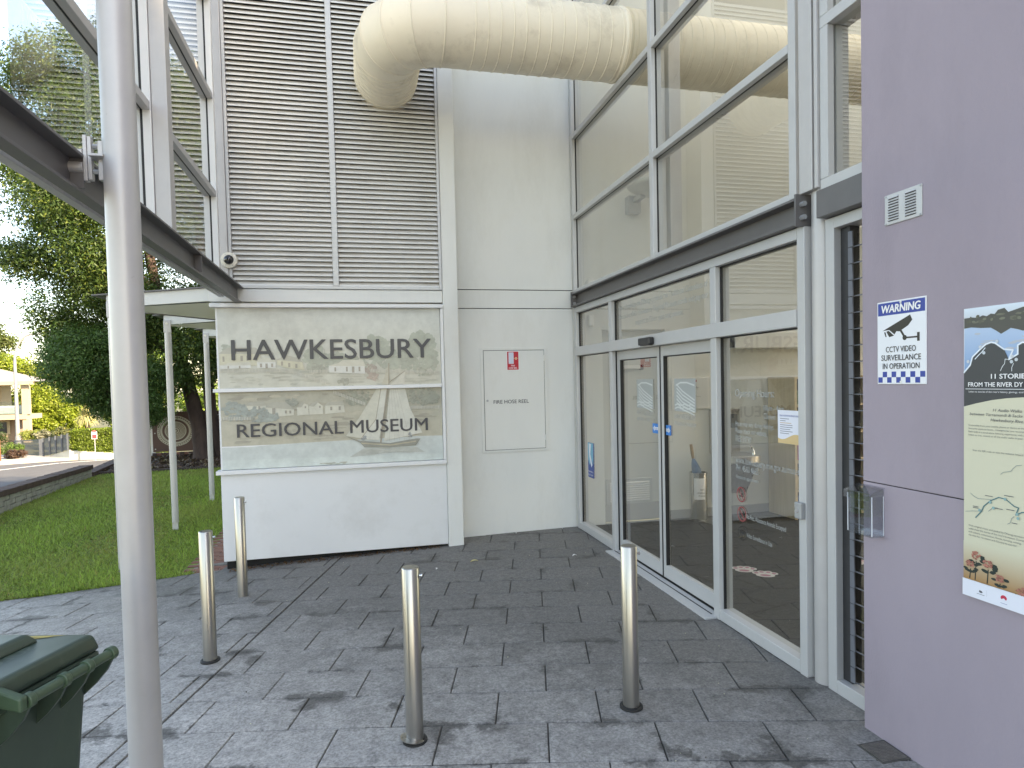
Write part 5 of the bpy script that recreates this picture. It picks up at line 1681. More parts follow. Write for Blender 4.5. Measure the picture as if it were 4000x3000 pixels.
wsn = tag(put('warning_sign', MB().box(2.236, 2.2398, 2.152, 2.405, 1.597, 1.955), WHITET, None, 0.0015), 'white and blue video surveillance warning sign on the mauve wall', 'sign')
wf_ = left(2.236, 2.405, 1.597)
pr = Print(wf_)
Bl = (0.012, 0.045, 0.30)
pr.rect(0.002, 0.002, 0.251, 0.356, (0.76, 0.78, 0.82), 0)
pr.rect(0.005, 0.298, 0.248, 0.352, Bl, 1)
for r_ in range(2):
    for c_ in range(10):
        if (r_ + c_) % 2 == 0:
            pr.rect(0.005 + 0.0243 * c_, 0.006 + 0.024 * r_, 0.005 + 0.0243 * (c_ + 1), 0.030 + 0.024 * r_, Bl, 1)
K = (0.015, 0.014, 0.012)
pr.poly([(0.03, 0.232), (0.175, 0.290), (0.186, 0.268), (0.165, 0.246), (0.120, 0.224), (0.105, 0.226), (0.094, 0.213), (0.066, 0.234)], K, 1)
pr.poly([(0.05, 0.228), (0.063, 0.231), (0.092, 0.208), (0.066, 0.203)], K, 1)
pr.poly([(0.038, 0.226), (0.046, 0.226), (0.052, 0.205), (0.046, 0.205)], K, 1)
pr.line([(0.128, 0.226), (0.147, 0.198)], 0.010, K, 1)
pr.disc(0.147, 0.196, 0.011, 0.011, K, 1)
pr.rect(0.147, 0.192, 0.212, 0.199, K, 1)
pr.rect(0.209, 0.178, 0.222, 0.214, K, 1)
pr.done('sign_print', PRINT, wsn)
text(wsn, 'WARNING', wf_, 0.1265, 0.309, 0.034, WHITET, w=0.20, align='CENTER', lift=0.0022, bold=0.035, shear=0.12)
for s_, zz, w_ in (('CCTV VIDEO', 0.138, 0.155), ('SURVEILLANCE', 0.102, 0.205), ('IN OPERATION', 0.066, 0.19)):
    text(wsn, s_, wf_, 0.1265, zz, 0.025, BLACKT, w=w_, align='CENTER', lift=0.0022, bold=0.008)
for (yy, zz) in ((2.278, 1.945), (2.278, 1.607)):
    put('rivet', MB().cyl((2.2335, yy, zz), (2.236, yy, zz), 0.005, 10), WHITEP, wsn)

po = tag(put('poster', MB().box(2.2355, 2.2398, 1.42, 1.985, 0.793, 1.881), WHITET), 'tall river audio walk poster at the right edge of the mauve wall', 'poster')
pf = left(2.2355, 1.983, 0)
pr = Print(pf)
PW = 0.56
pr.rect(0, 1.60, PW, 1.881, (0.50, 0.62, 0.78), 0, (0.12, 0.27, 0.52))
pr.rect(0, 1.84, PW, 1.881, (0.62, 0.72, 0.82), 1, (0.55, 0.60, 0.66))
pr.poly([(0, 1.845), (0.033, 1.846), (0.055, 1.842), (0.074, 1.850), (0.09, 1.845), (0.105, 1.853), (0.120, 1.85), (0.132, 1.864), (0.156, 1.868), (0.17, 1.852), (0.196, 1.858), (0.221, 1.864), (0.40, 1.87), (PW, 1.86), (PW, 1.78), (0.221, 1.782), (0.205, 1.788), (0.179, 1.795), (0.16, 1.785), (0.144, 1.777), (0.125, 1.79), (0.105, 1.802), (0.065, 1.804), (0.03, 1.809), (0, 1.807)], (0.055, 0.055, 0.05), 2)
for k in range(60):
    pr.disc(rnd.uniform(0.014, 0.5), rnd.uniform(1.825, 1.848), rnd.uniform(0.004, 0.012), rnd.uniform(0.003, 0.007), shade((0.10, 0.105, 0.075), rnd.uniform(0.6, 1.6)), 3, 7, 0.5)
for k in range(30):
    pr.disc(rnd.uniform(0.045, 0.4), rnd.uniform(1.69, 1.79), rnd.uniform(0.01, 0.04), rnd.uniform(0.002, 0.006), (0.42, 0.45, 0.52), 1, 9, 0.4)
riv = [(0.0, 1.641), (0.025, 1.668), (0.034, 1.698), (0.062, 1.723), (0.087, 1.743), (0.108, 1.749), (0.123, 1.745), (0.156, 1.721), (0.188, 1.717), (0.173, 1.684), (0.205, 1.702), (0.205, 1.733), (0.221, 1.742), (0.26, 1.735), (0.32, 1.75), (PW, 1.74)]
DKB = (0.030, 0.036, 0.045)
pr.poly([(0, 1.50)] + riv[:6] + [(0.108, 1.50)], DKB, 3)
pr.poly([(0.108, 1.50), (0.108, 1.749), (0.123, 1.745), (0.156, 1.721), (0.173, 1.684), (0.173, 1.50)], DKB, 3)
pr.poly([(0.173, 1.50), (0.173, 1.684), (0.205, 1.702), (0.205, 1.733), (0.221, 1.742), (0.26, 1.735), (0.32, 1.75), (PW, 1.74), (PW, 1.50)], DKB, 3)
pr.line(riv, 0.0055, (0.72, 0.78, 0.85), 4)
for (x, z) in ((0.017, 1.682), (0.066, 1.734), (0.08, 1.712), (0.13, 1.751), (0.185, 1.695), (0.183, 1.676), (0.2, 1.683)):
    pr.disc(x, z, 0.0062, 0.0062, (0.50, 0.55, 0.60), 5, 14)
    pr.annulus(x, z, 0.0030, 0.0038, (0.75, 0.78, 0.82), 6, 14)
pr.line([(0.173, 1.684), (0.160, 1.686), (0.158, 1.67), (0.15, 1.66), (0.143, 1.645)], 0.002, (0.70, 0.74, 0.78), 4)
pr.line([(0.19, 1.67), (0.184, 1.655), (0.184, 1.643)], 0.002, (0.70, 0.74, 0.78), 4)
pr.line([(0.045, 1.69), (0.06, 1.705), (0.072, 1.715), (0.085, 1.73)], 0.003, (0.72, 0.78, 0.85), 4)
pr.rect(0.007, 1.578, PW, 1.580, (0.75, 0.78, 0.82), 5)
CRM = (0.60, 0.58, 0.44)
arc = [(0.0, 1.512), (0.049, 1.525), (0.111, 1.539), (0.168, 1.547), (0.222, 1.551), (0.30, 1.551), (0.42, 1.54), (PW, 1.515)]
pr.poly([(0, 0.90), (PW, 0.90)] + arc[::-1], CRM, 5)
pr.rect(0, 0.856, PW, 1.0, CRM, 6, (0.36, 0.20, 0.08))
TEAL = (0.06, 0.17, 0.19)
pr.line([(0.049, 1.097), (0.074, 1.126), (0.081, 1.145), (0.108, 1.171), (0.139, 1.188), (0.165, 1.186), (0.195, 1.166), (0.211, 1.163), (0.201, 1.136), (0.223, 1.15), (0.30, 1.16)], 0.0038, TEAL, 7)
for L_ in ([(0.008, 1.113), (0.039, 1.12), (0.073, 1.125)], [(0.029, 1.186), (0.040, 1.178), (0.049, 1.174), (0.06, 1.170), (0.076, 1.172), (0.108, 1.175)], [(0.146, 1.273), (0.155, 1.281), (0.169, 1.285), (0.184, 1.289), (0.192, 1.30), (0.203, 1.311), (0.222, 1.315)], [(0.10, 1.13), (0.115, 1.145), (0.135, 1.15)], [(0.195, 1.13), (0.186, 1.12), (0.182, 1.105), (0.172, 1.098)]):
    pr.line(L_, 0.0016, (0.18, 0.24, 0.25), 7)
for (x, z) in ((0.066, 1.128), (0.108, 1.165), (0.12, 1.146), (0.163, 1.186), (0.207, 1.14), (0.21, 1.126)):
    pr.disc(x, z, 0.0055, 0.0055, (0.24, 0.40, 0.40), 8, 14)
for (x, z, w_) in ((0.04, 1.138, 0.022), (0.04, 1.133, 0.022), (0.088, 1.186, 0.03), (0.16, 1.198, 0.035), (0.125, 1.146, 0.03), (0.168, 1.15, 0.03), (0.188, 1.105, 0.02)):
    pr.rect(x, z, x + w_, z + 0.0024, (0.10, 0.11, 0.12), 8)
for (x, z, r_) in ((0.052, 0.955, 0.022), (0.030, 0.918, 0.020), (0.10, 0.935, 0.022), (0.146, 0.895, 0.02), (0.225, 0.872, 0.022), (0.29, 0.88, 0.022)):
    for k in range(26):
        a, q_ = rnd.random() * 6.283, math.sqrt(rnd.random()) * r_ * 0.8
        pr.disc(x + q_ * math.cos(a), z + q_ * math.sin(a) * 0.8, r_ * 0.22, r_ * 0.16, shade((0.38, 0.15, 0.11), rnd.uniform(0.7, 1.3)), 8, 7, 0.4)
    pr.line([(x, z - r_), (x - 0.004, 0.862)], 0.004, (0.02, 0.03, 0.025), 7)
    for k in range(9):
        a = rnd.uniform(2.6, 6.8)
        pr.disc(x + r_ * 1.2 * math.cos(a), z - r_ * 0.5 + r_ * 1.0 * math.sin(a), r_ * 0.5, r_ * 0.24, (0.018, 0.03, 0.026), 7, 9, 0.3)
pr.rect(0, 0.793, PW, 0.857, (0.72, 0.74, 0.82), 10)
pr.rect(0.058, 0.813, 0.089, 0.8145, (0.05, 0.05, 0.06), 11)
pr.disc(0.074, 0.824, 0.008, 0.005, (0.10, 0.10, 0.12), 11, 12, 0.5)
pr.rect(0.097, 0.812, 0.0978, 0.836, (0.45, 0.45, 0.5), 11)
for k in range(7):
    a = math.pi * (0.12 + 0.76 * k / 6)
    pr.disc(0.162 + 0.008 * math.cos(a), 0.826 + 0.007 * math.sin(a), 0.0042, 0.006, (0.55, 0.03, 0.07), 11, 10)
pr.rect(0.15, 0.808, 0.175, 0.8092, (0.02, 0.05, 0.25), 11)
pr.done('poster_print', PRINT, po)
for s_, x, z, h_, mt, w_, sh, bo in (('11 STORIES', 0.110, 1.617, 0.0175, WHITET, 0.135, 0, 0.03), ('FROM THE RIVER DY', 0.02, 1.588, 0.0165, WHITET, 0.205, 0, 0.02), ('Listen to stories of the river\'s history, geology, ecol', 0.022, 1.566, 0.0065, WHITET, 0.205, 0, 0.0),
                                     ('11 Audio Walks', 0.117, 1.498, 0.0105, GREYT, 0.105, 0.2, 0.015), ('between Yarramundi & Sackv', 0.026, 1.481, 0.0105, GREYT, 0.2, 0.2, 0.012), ('Hawkesbury Rive', 0.108, 1.462, 0.0105, GREYT, 0.118, 0.2, 0.015),
                                     ('Streamable from your mobile phone or device at the', 0.021, 1.440, 0.0065, GREYT, 0.21, 0, 0), ('favourite place to listen... Headphones are recomm', 0.021, 1.428, 0.0065, GREYT, 0.21, 0, 0), ('Each walk is a stand-alone listening experience, with s', 0.021, 1.416, 0.0065, GREYT, 0.21, 0, 0), ('Listen to one, several or all the audio walks in your', 0.021, 1.404, 0.0065, GREYT, 0.205, 0, 0),
                                     ('Scan the QR code or visit the website: https://', 0.038, 1.347, 0.0065, GREYT, 0.19, 0, 0),
                                     ('With original music and guided by Dharug narrators', 0.021, 1.060, 0.0068, GREYT, 0.21, 0, 0), ('walks share the stories of the river\'s formation, Dyarub', 0.021, 1.048, 0.0068, GREYT, 0.21, 0, 0), ('and culture, colonisation, floods, farming, mining,', 0.021, 1.036, 0.0068, GREYT, 0.2, 0, 0), ('the river for recreation and Country to care for.', 0.021, 1.024, 0.0068, GREYT, 0.185, 0, 0),
                                     ('Australia', 0.101, 0.829, 0.0048, GREYT, 0.022, 0, 0), ('Council', 0.101, 0.822, 0.0048, GREYT, 0.02, 0, 0), ('for the Arts', 0.101, 0.815, 0.0048, REDT, 0.028, 0, 0), ('NSW', 0.152, 0.811, 0.0085, BLUET, 0.022, 0, 0.02), ('Museums', 0.191, 0.829, 0.0055, BLACKT, 0.028, 0, 0.02), ('& Galleries', 0.191, 0.821, 0.0055, BLACKT, 0.032, 0, 0.02), ('NSW', 0.191, 0.813, 0.0055, BLACKT, 0.014, 0, 0.02)):
    text(po, s_, pf, x, z, h_, mt, w=w_, shear=sh, bold=bo, lift=0.0052)

bh = thing('brochure_holder', 'empty clear acrylic brochure holder at the corner of the mauve wall', 'brochure holder', (2.2, 2.45, 0.92))
X0, X1, Y0, Y1, Z0, Z1 = 2.175, 2.238, 2.375, 2.52, 0.925, 1.10
T = 0.003
put('back', MB().box(X1 - T, X1, Y0, Y1, Z0, Z1 + 0.03), ACRYL, bh)
put('front_face', MB().box(X0, X0 + T, Y0, Y1, Z0, Z1), ACRYL, bh, 0.001)
put('side', MB().box(X0 + T, X1 - T, Y0, Y0 + T, Z0, Z1), ACRYL, bh)
put('side', MB().box(X0 + T, X1 - T, Y1 - T, Y1, Z0, Z1), ACRYL, bh)
put('bottom', MB().box(X0 - 0.004, X1, Y0 - 0.004, Y1 + 0.004, Z0 - 0.006, Z0 - 0.0002), ACRYL, bh, 0.002)
put('lid', MB().hexa([(X0 - 0.015, Y0 - 0.006, Z1 + 0.012), (X1, Y0 - 0.006, Z1 + 0.035), (X1, Y1 + 0.006, Z1 + 0.035), (X0 - 0.015, Y1 + 0.006, Z1 + 0.012), (X0 - 0.015, Y0 - 0.006, Z1 + 0.016), (X1, Y0 - 0.006, Z1 + 0.039), (X1, Y1 + 0.006, Z1 + 0.039), (X0 - 0.015, Y1 + 0.006, Z1 + 0.016)]), ACRYL, bh)
put('lid_lip', MB().box(X0 - 0.018, X0 - 0.0152, Y0 - 0.006, Y1 + 0.006, Z1 - 0.018, Z1 + 0.016), ACRYL, bh)
EDG = mat('acrylic_edge', (0.72, 0.74, 0.78), 0.15, var=0.02)
for yy in (Y0 - 0.0005, Y1 - 0.0025):
    put('polished_edge', MB().box(X0 - 0.001, X0 + 0.002, yy, yy + 0.003, Z0, Z1), EDG, bh)
    put('polished_edge', MB().box(X1 - 0.003, X1 - 0.0005, yy, yy + 0.003, Z0, Z1), EDG, bh)

dg_ = thing('drain_cover', 'small square checker plate drain cover beside the mauve wall', 'drain cover', (2.16, 2.31, 0))
bb = MB()
bb.box(2.105, 2.228, 2.243, 2.372, -0.02, 0.0045)
put('plate', bb, GRATEM, dg_)
bb = MB()
for i in range(7):
    for j in range(7):
        cx, cy = 2.115 + 0.017 * i, 2.253 + 0.018 * j
        s_ = 0.006
        d_ = s_ if (i + j) % 2 else -s_
        bb.prism([(cx - s_, cy - d_ * 0.8 - 0.0012, 0.0045), (cx + s_, cy + d_ * 0.8 - 0.0012, 0.0045), (cx + s_, cy + d_ * 0.8 + 0.0016, 0.0045), (cx - s_, cy - d_ * 0.8 + 0.0016, 0.0045)], (0, 0, 0.0022))
put('tread_ridges', bb, GRATEM, dg_)
bb = MB()
for (x0, x1, y0, y1) in ((2.095, 2.1045, 2.235, 2.38), (2.2285, 2.237, 2.235, 2.38), (2.1045, 2.2285, 2.235, 2.2425), (2.1045, 2.2285, 2.3725, 2.38)):
    bb.box(x0, x1, y0, y1, -0.02, 0.003)
put('rim', bb, GROUT, dg_)

# glass louvre window between the column and the mauve wall
jw = thing('louvre_window', 'tall narrow glass louvre window between the round column and mauve wall', 'window', (2.42, 2.7, 0))
for (y0, y1, z0, z1) in ((2.80, 2.862, 0.0, 2.436), (2.44, 2.80, 0.0, 0.07), (2.44, 2.80, 2.38, 2.436)):
    put('frame', MB().box(2.345, 2.45, y0, y1, z0, z1), ALU, jw, 0.003)
put('channel', MB().box(2.385, 2.44, 2.735, 2.799, 0.072, 2.378), mat('black_channel', (0.03, 0.03, 0.032), 0.5, var=0.2, vscale=20), jw)
for k in range(28):
    z = 0.085 + k * 0.081
    put('glass_blade', MB().quad((2.392, 2.44, z), (2.392, 2.733, z), (2.408, 2.733, z + 0.088), (2.408, 2.44, z + 0.088)), GLASSD, jw)
    put('blade_edge', MB().box(2.3905, 2.396, 2.44, 2.733, z - 0.002, z + 0.003), JAL, jw)
    bb = MB().hexa([(2.378, 2.712, z), (2.3845, 2.712, z), (2.3845, 2.742, z), (2.378, 2.742, z), (2.378, 2.716, z + 0.077), (2.3845, 2.716, z + 0.077), (2.3845, 2.742, z + 0.077), (2.378, 2.742, z + 0.077)])
    put('clip', bb, JAL, jw)
# upper panes right of the column
for z in (2.608, 3.418, 4.28, 5.14):
    put('upper_rail', MB().box(2.315, 2.45, 2.40, 2.858, z - 0.028, z + 0.028), ALU, jw, 0.003)
put('upper_mullion', MB().box(2.315, 2.353, 2.80, 2.858, 2.637, 3.389), ALU, jw, 0.003)
put('upper_mullion', MB().box(2.315, 2.353, 2.80, 2.858, 3.447, 4.251), ALU, jw, 0.003)
put('upper_mullion', MB().box(2.367, 2.44, 2.80, 2.858, 2.637, 4.251), ALU, jw, 0.003)
put('upper_pane', MB().quad((2.36, 2.40, 2.637), (2.36, 2.80, 2.637), (2.36, 2.80, 5.11), (2.36, 2.40, 5.11)), GLASS, jw)
put('lintel', MB().box(2.29, 2.45, 2.40, 2.858, 2.44, 2.578), BEAM, jw, 0.003)

# ------------------------------------------------------------------ bollards
def bollard(label, h):
    t_ = thing('bollard', label, 'bollard', (0, 0, 0), 'stainless steel bollards before the entrance', local=True)
    put('tube', MB().lathe((0, 0, 0), [(0.0405, -0.03), (0.0405, h - 0.003), (0.0385, h)], 40), STAINLESS, t_)
    put('cap', MB().lathe((0, 0, h), [(0.0385, 0.0002), (0.036, 0.0022), (0.001, 0.0024)], 40), STAINLESS, t_)
    put('ring_bolt', MB().lathe((0.040, -0.012, h - 0.038), [(0.006, 0), (0.006, 0.006), (0.0085, 0.007), (0.0085, 0.013), (0.004, 0.016)], 12, (1, -0.15, 0)), CHROME, t_)
    return t_
spec = [((-0.99, 5.62), 'far left bollard standing in front of the museum sign', 0), ((-0.96, 4.295), 'near left bollard beside the dark paving joint', 1),
        ((0.20, 2.975), 'centre bollard with a bent steel collar at its foot', 1), ((1.276, 2.96), 'bollard in front of the glass doors', 1)]
first = None
for (xy, lab, ringed) in spec:
    if first is None:
        first = bollard(lab, 0.815)
        t_ = first
    else:
        t_ = copy_tree(first)
        t_['label'] = lab
    t_.location = (xy[0], xy[1], zpav(*xy))
    t_.rotation_euler = (0, 0, rnd.uniform(-0.2, 0.2))
    if ringed:
        put('rubber_base', MB().lathe((0, 0, 0), [(0.058, 0.001), (0.057, 0.010), (0.045, 0.014), (0.0407, 0.014)], 32), RUBBER, t_)
    if 'collar' in lab:
        put('collar', MB().lathe((-0.012, -0.004, 0.012), [(0.058, 0.0035), (0.0585, 0.007), (0.042, 0.009)], 32, (0.16, 0.05, 1)), STAINLESS, t_)

# ------------------------------------------------------------------ wheelie bin
wb = thing('wheelie_bin', 'dark green wheelie bin cut off by the lower left corner', 'bin', (-0.95, 1.85, -0.05))
bd, bn_ = Vector((0.35, 0.937, 0)).normalized(), Vector((0.937, -0.35, 0)).normalized()
PC = Vector((-0.752, 1.99, 0))
def Bp(t, s, z):
    q = PC + bd * t + bn_ * s
    return (q.x, q.y, z)
W_ = -0.50
def slab(t0, t1, s0, s1, z0, z1, ti=0.0, si=0.0):
    return MB().hexa([Bp(t0 + ti, s0 - si, z0), Bp(t0 + ti, s1 + si, z0), Bp(t1 - ti, s1 + si, z0), Bp(t1 - ti, s0 - si, z0)][::1] + [Bp(t0, s0, z1), Bp(t0, s1, z1), Bp(t1, s1, z1), Bp(t1, s0, z1)])
body = MB().hexa([Bp(W_ + 0.05, -0.47, 0.06), Bp(W_ + 0.05, -0.11, 0.06), Bp(-0.02, -0.08, 0.06), Bp(-0.02, -0.47, 0.06), Bp(W_, -0.56, 0.90), Bp(W_, 0.0, 0.90), Bp(0.0, 0.0, 0.90), Bp(0.0, -0.56, 0.90)])
put('body', body, GREENBIN, wb, 0.025, 3)
put('rim', MB().hexa([Bp(W_ - 0.015, -0.58, 0.895), Bp(W_ - 0.015, 0.018, 0.895), Bp(0.015, 0.018, 0.895), Bp(0.015, -0.58, 0.895), Bp(W_ - 0.015, -0.58, 0.925), Bp(W_ - 0.015, 0.018, 0.925), Bp(0.015, 0.018, 0.925), Bp(0.015, -0.58, 0.925)]), GREENBIN, wb, 0.008)
lid = put('lid', MB().hexa([Bp(W_ - 0.02, -0.62, 0.926), Bp(W_ - 0.02, 0.022, 0.926), Bp(0.02, 0.022, 0.926), Bp(0.02, -0.62, 0.926), Bp(W_ - 0.005, -0.60, 0.955), Bp(W_ - 0.005, 0.012, 0.975), Bp(0.005, 0.012, 0.975), Bp(0.005, -0.60, 0.955)]), GREENBIN, wb, 0.014, 4)
put('lid_panel', MB().hexa([Bp(W_ + 0.03, -0.58, 0.950), Bp(W_ + 0.03, -0.105, 0.970), Bp(-0.045, -0.105, 0.970), Bp(-0.045, -0.58, 0.950), Bp(W_ + 0.05, -0.56, 0.982), Bp(W_ + 0.05, -0.125, 0.998), Bp(-0.065, -0.125, 0.998), Bp(-0.065, -0.56, 0.982)]), GREENBIN, lid, 0.010, 3)
text(lid, 'SULO', FR(Bp(-0.09, -0.075, 0.9735), -bd, Vector((-bn_.x, -bn_.y, -0.033)).normalized()), 0.0, 0.0, 0.032, mat('moulded_letter_green', (0.10, 0.13, 0.10), 0.5), w=0.13, bold=0.012, lift=0.001)
bb = MB()
for pts_ in ([(-0.012, -0.06), (-0.016, -0.15), (-0.022, -0.22), (-0.030, -0.14)], [(-0.022, -0.09), (-0.028, -0.20), (-0.036, -0.24), (-0.040, -0.15)]):
    bb.f.append(tuple(range(len(bb.v), len(bb.v) + 4)))
    bb.v += [Bp(a, c, 0.9765 + 0.0327 * (c - 0.012)) for a, c in pts_]
put('paint_mark', bb, YELLOWP, lid)
hz_, hs_ = 0.925, 0.068
put('handle_bar', MB().cyl(Bp(-0.275, hs_, hz_), Bp(0.0, hs_, hz_), 0.0135, 20), GREENBAR, wb)
for t_ in (-0.268, -0.165, -0.09, -0.006):
    put('handle_ring', MB().cyl(Bp(t_ - 0.009, hs_, hz_), Bp(t_ + 0.009, hs_, hz_), 0.0185, 20), GREENBAR, wb, 0.002)
put('hinge_pin', MB().cyl(Bp(-0.288, hs_, hz_), Bp(-0.2765, hs_, hz_), 0.010, 14), BLACKP, wb)
for t_ in (-0.27, -0.165, -0.09, -0.008):
    bb = MB()
    e_ = bd * 0.008
    bb.prism([Bp(t_ - 0.004, hs_ + 0.012, hz_ - 0.006), Bp(t_ - 0.004, hs_ - 0.01, hz_ - 0.045), Bp(t_ - 0.004, 0.022, hz_ - 0.085), Bp(t_ - 0.004, -0.03, hz_ - 0.13), Bp(t_ - 0.004, -0.05, hz_ - 0.16), Bp(t_ - 0.004, -0.05, hz_ - 0.012), Bp(t_ - 0.004, hs_ - 0.01, hz_ - 0.012)], (e_.x, e_.y, 0))
    put('handle_gusset', bb, GREENBIN, wb)
put('hinge_arm', MB().hexa([Bp(-0.30, -0.08, 0.93), Bp(-0.30, hs_ + 0.012, 0.908), Bp(-0.278, hs_ + 0.012, 0.908), Bp(-0.278, -0.08, 0.93), Bp(-0.30, -0.08, 0.99), Bp(-0.30, hs_ + 0.012, 0.943), Bp(-0.278, hs_ + 0.012, 0.943), Bp(-0.278, -0.08, 0.99)]), GREENBAR, lid, 0.006)
for t_ in (W_ + 0.07, -0.03):
    put('wheel', MB().cyl(Bp(t_ - 0.025, -0.10, 0.06), Bp(t_ + 0.025, -0.10, 0.06), 0.10, 24), RUBBER, wb)

# ------------------------------------------------------------------ inside the foyer
dr_ = thing('interior_door', 'pale interior door with a wall grille behind the far glass pane', 'door', (3.04, 6.9, 0))
put('door_leaf', MB().box(2.656, 3.439, 6.90, 6.94, 0.20, 2.19), mat('interior_door_paint', (0.50, 0.51, 0.48), 0.6, var=0.03), dr_)
put('kick_plate', MB().box(2.656, 3.439, 6.89, 6.94, 0.0, 0.198), INTG, dr_)
put('head', MB().box(2.656, 3.439, 6.84, 6.98, 2.191, 2.199), INTW, dr_)
gr = put('grille', MB().box(2.71, 3.28, 6.885, 6.899, 0.20, 0.49), mat('grille_grey', (0.42, 0.43, 0.42), 0.5, var=0.04), dr_, 0.003)
for k in range(9):
    put('grille_slat', MB().hexa([(2.75, 6.870, 0.232 + 0.0255 * k), (3.24, 6.870, 0.232 + 0.0255 * k), (3.24, 6.8845, 0.244 + 0.0255 * k), (2.75, 6.8845, 0.244 + 0.0255 * k), (2.75, 6.870, 0.238 + 0.0255 * k), (3.24, 6.870, 0.238 + 0.0255 * k), (3.24, 6.8845, 0.25 + 0.0255 * k), (2.75, 6.8845, 0.25 + 0.0255 * k)]), W_TRIM, gr)
pb_ = thing('push_bar', 'white push bar with a dark end on the interior door', 'push bar', (3.0, 6.85, 1.76))
put('bar', MB().box(2.80, 3.14, 6.85, 6.885, 1.755, 1.795), WHITEP, pb_, 0.004)
put('end_cap', MB().box(3.141, 3.18, 6.85, 6.899, 1.74, 1.80), BLACKP, pb_, 0.008)
ev = thing('evacuation_diagram', 'white framed evacuation diagram on the foyer wall', 'sign', (3.72, 6.8, 1.3))
put('frame', MB().box(3.50, 3.98, 6.80, 6.8195, 1.27, 1.64), WHITEP, ev, 0.004)
pr = Print(front(3.52, 6.80, 1.29))
pr.rect(0, 0, 0.44, 0.33, (0.66, 0.66, 0.64), 0)
pr.rect(0.03, 0.295, 0.30, 0.32, (0.45, 0.08, 0.09), 1)
for k in range(16):
    x, z = rnd.uniform(0.04, 0.30), rnd.uniform(0.08, 0.24)
    pr.rect(x, z, x + rnd.uniform(0.02, 0.09), z + 0.004, (0.2, 0.2, 0.2), 1)
    pr.rect(x, z, x + 0.004, z + rnd.uniform(0.015, 0.05), (0.2, 0.2, 0.2), 1)
pr.done('diagram_print', PRINT, ev)
text(ev, 'EVACUATION DIAGRAM', front(3.52, 6.80, 1.29), 0.165, 0.30, 0.016, WHITET, w=0.24, align='CENTER', lift=0.0022)
ub = thing('umbrella_bin', 'polished steel umbrella bin with a paper label on its front', 'bin', (3.72, 6.62, 0))
put('drum', MB().lathe((3.72, 6.62, 0), [(0.105, 0.0), (0.105, 0.02), (0.10, 0.022), (0.10, 0.54), (0.104, 0.545), (0.104, 0.56), (0.092, 0.56), (0.09, 0.3), (0.001, 0.3)], 36), CHROME, ub)
pp_ = MB()
for k in range(8):
    a0, a1 = -2.55 + k * 0.155, -2.55 + (k + 1) * 0.155
    r_ = 0.1015
    pp_.quad((3.72 + r_ * math.cos(a0), 6.62 + r_ * math.sin(a0), 0.26), (3.72 + r_ * math.cos(a1), 6.62 + r_ * math.sin(a1), 0.26), (3.72 + r_ * math.cos(a1), 6.62 + r_ * math.sin(a1), 0.50), (3.72 + r_ * math.cos(a0), 6.62 + r_ * math.sin(a0), 0.50))
pp2 = put('paper_label', pp_, WHITET, ub)
pff = FR((3.655, 6.535, 0.26), Vector((1, -0.42, 0)).normalized(), (0, 0, 1))
text(pp2, 'WET', pff, 0.055, 0.105, 0.020, BLACKT, w=0.045, align='CENTER', lift=0.014)
text(pp2, 'UMBRELLAS', pff, 0.055, 0.070, 0.018, BLACKT, w=0.11, align='CENTER', lift=0.014)
text(pp2, 'PLEASE', pff, 0.055, 0.035, 0.020, BLACKT, w=0.075, align='CENTER', lift=0.014)
um = thing('umbrella', 'folded blue umbrella with a wooden handle leaning in the steel bin', 'umbrella', (3.68, 6.62, 0.3))
put('canopy', MB().sweep([(3.74, 6.62, 0.31), (3.72, 6.62, 0.50), (3.70, 6.62, 0.58), (3.67, 6.62, 0.68), (3.66, 6.62, 0.72)], [0.015, 0.035, 0.055, 0.03, 0.012], 10), mat('blue_fabric', (0.10, 0.19, 0.33), 0.7, var=0.35, vscale=14), um)
put('handle', MB().sweep([(3.66, 6.62, 0.72), (3.65, 6.62, 0.78), (3.635, 6.62, 0.88)], [0.016, 0.019, 0.017], 10), mat('wooden_handle', (0.36, 0.23, 0.10), 0.5, var=0.2, vscale=20), um)
dfn = thing('drinking_fountain', 'stainless steel drinking fountain on the foyer wall', 'drinking fountain', (4.2, 6.6, 0.3))
put('back_panel', MB().box(3.98, 4.34, 6.74, 6.819, 0.74, 1.26), STAINLESS, dfn, 0.006)
put('control_panel', MB().box(4.04, 4.30, 6.725, 6.739, 1.04, 1.20), mat('dark_panel', (0.06, 0.06, 0.06), 0.3, var=0.1), dfn, 0.004)
bs_ = MB()
ar = [(3.98, 6.739), (3.98, 6.42)] + [(4.18 + 0.2 * math.cos(a), 6.42 + 0.10 * math.sin(a)) for a in np.linspace(-math.pi, 0, 12)] + [(4.38, 6.739)]
bs_.prism([(x, y, 0.665) for x, y in ar], (0, 0, 0.085))
put('basin', bs_, STAINLESS, dfn, 0.008)
put('lower_cover', MB().hexa([(4.0, 6.56, 0.30), (4.30, 6.56, 0.30), (4.30, 6.819, 0.30), (4.0, 6.819, 0.30), (4.0, 6.40, 0.664), (4.36, 6.40, 0.664), (4.36, 6.819, 0.664), (4.0, 6.819, 0.664)]), STAINLESS, dfn, 0.006)
put('spout', MB().sweep([(4.32, 6.45, 0.75), (4.32, 6.45, 0.79), (4.30, 6.45, 0.83), (4.28, 6.45, 0.85)], [0.02, 0.014, 0.010, 0.007], 10), CHROME, dfn)
acu = thing('air_curtain', 'long white wall unit above the drinking fountain', 'air conditioner', (4.9, 6.75, 1.95))
put('case', MB().box(4.20, 5.70, 6.60, 6.819, 1.96, 2.15), WHITEP, acu, 0.012)
put('end_cap', MB().box(4.185, 4.199, 6.61, 6.819, 1.97, 2.14), BLACKP, acu)
dsf = thing('display_shelf', 'oak display shelf with dark back standing against the foyer wall', 'shelf', (5.6, 6.5, 0))
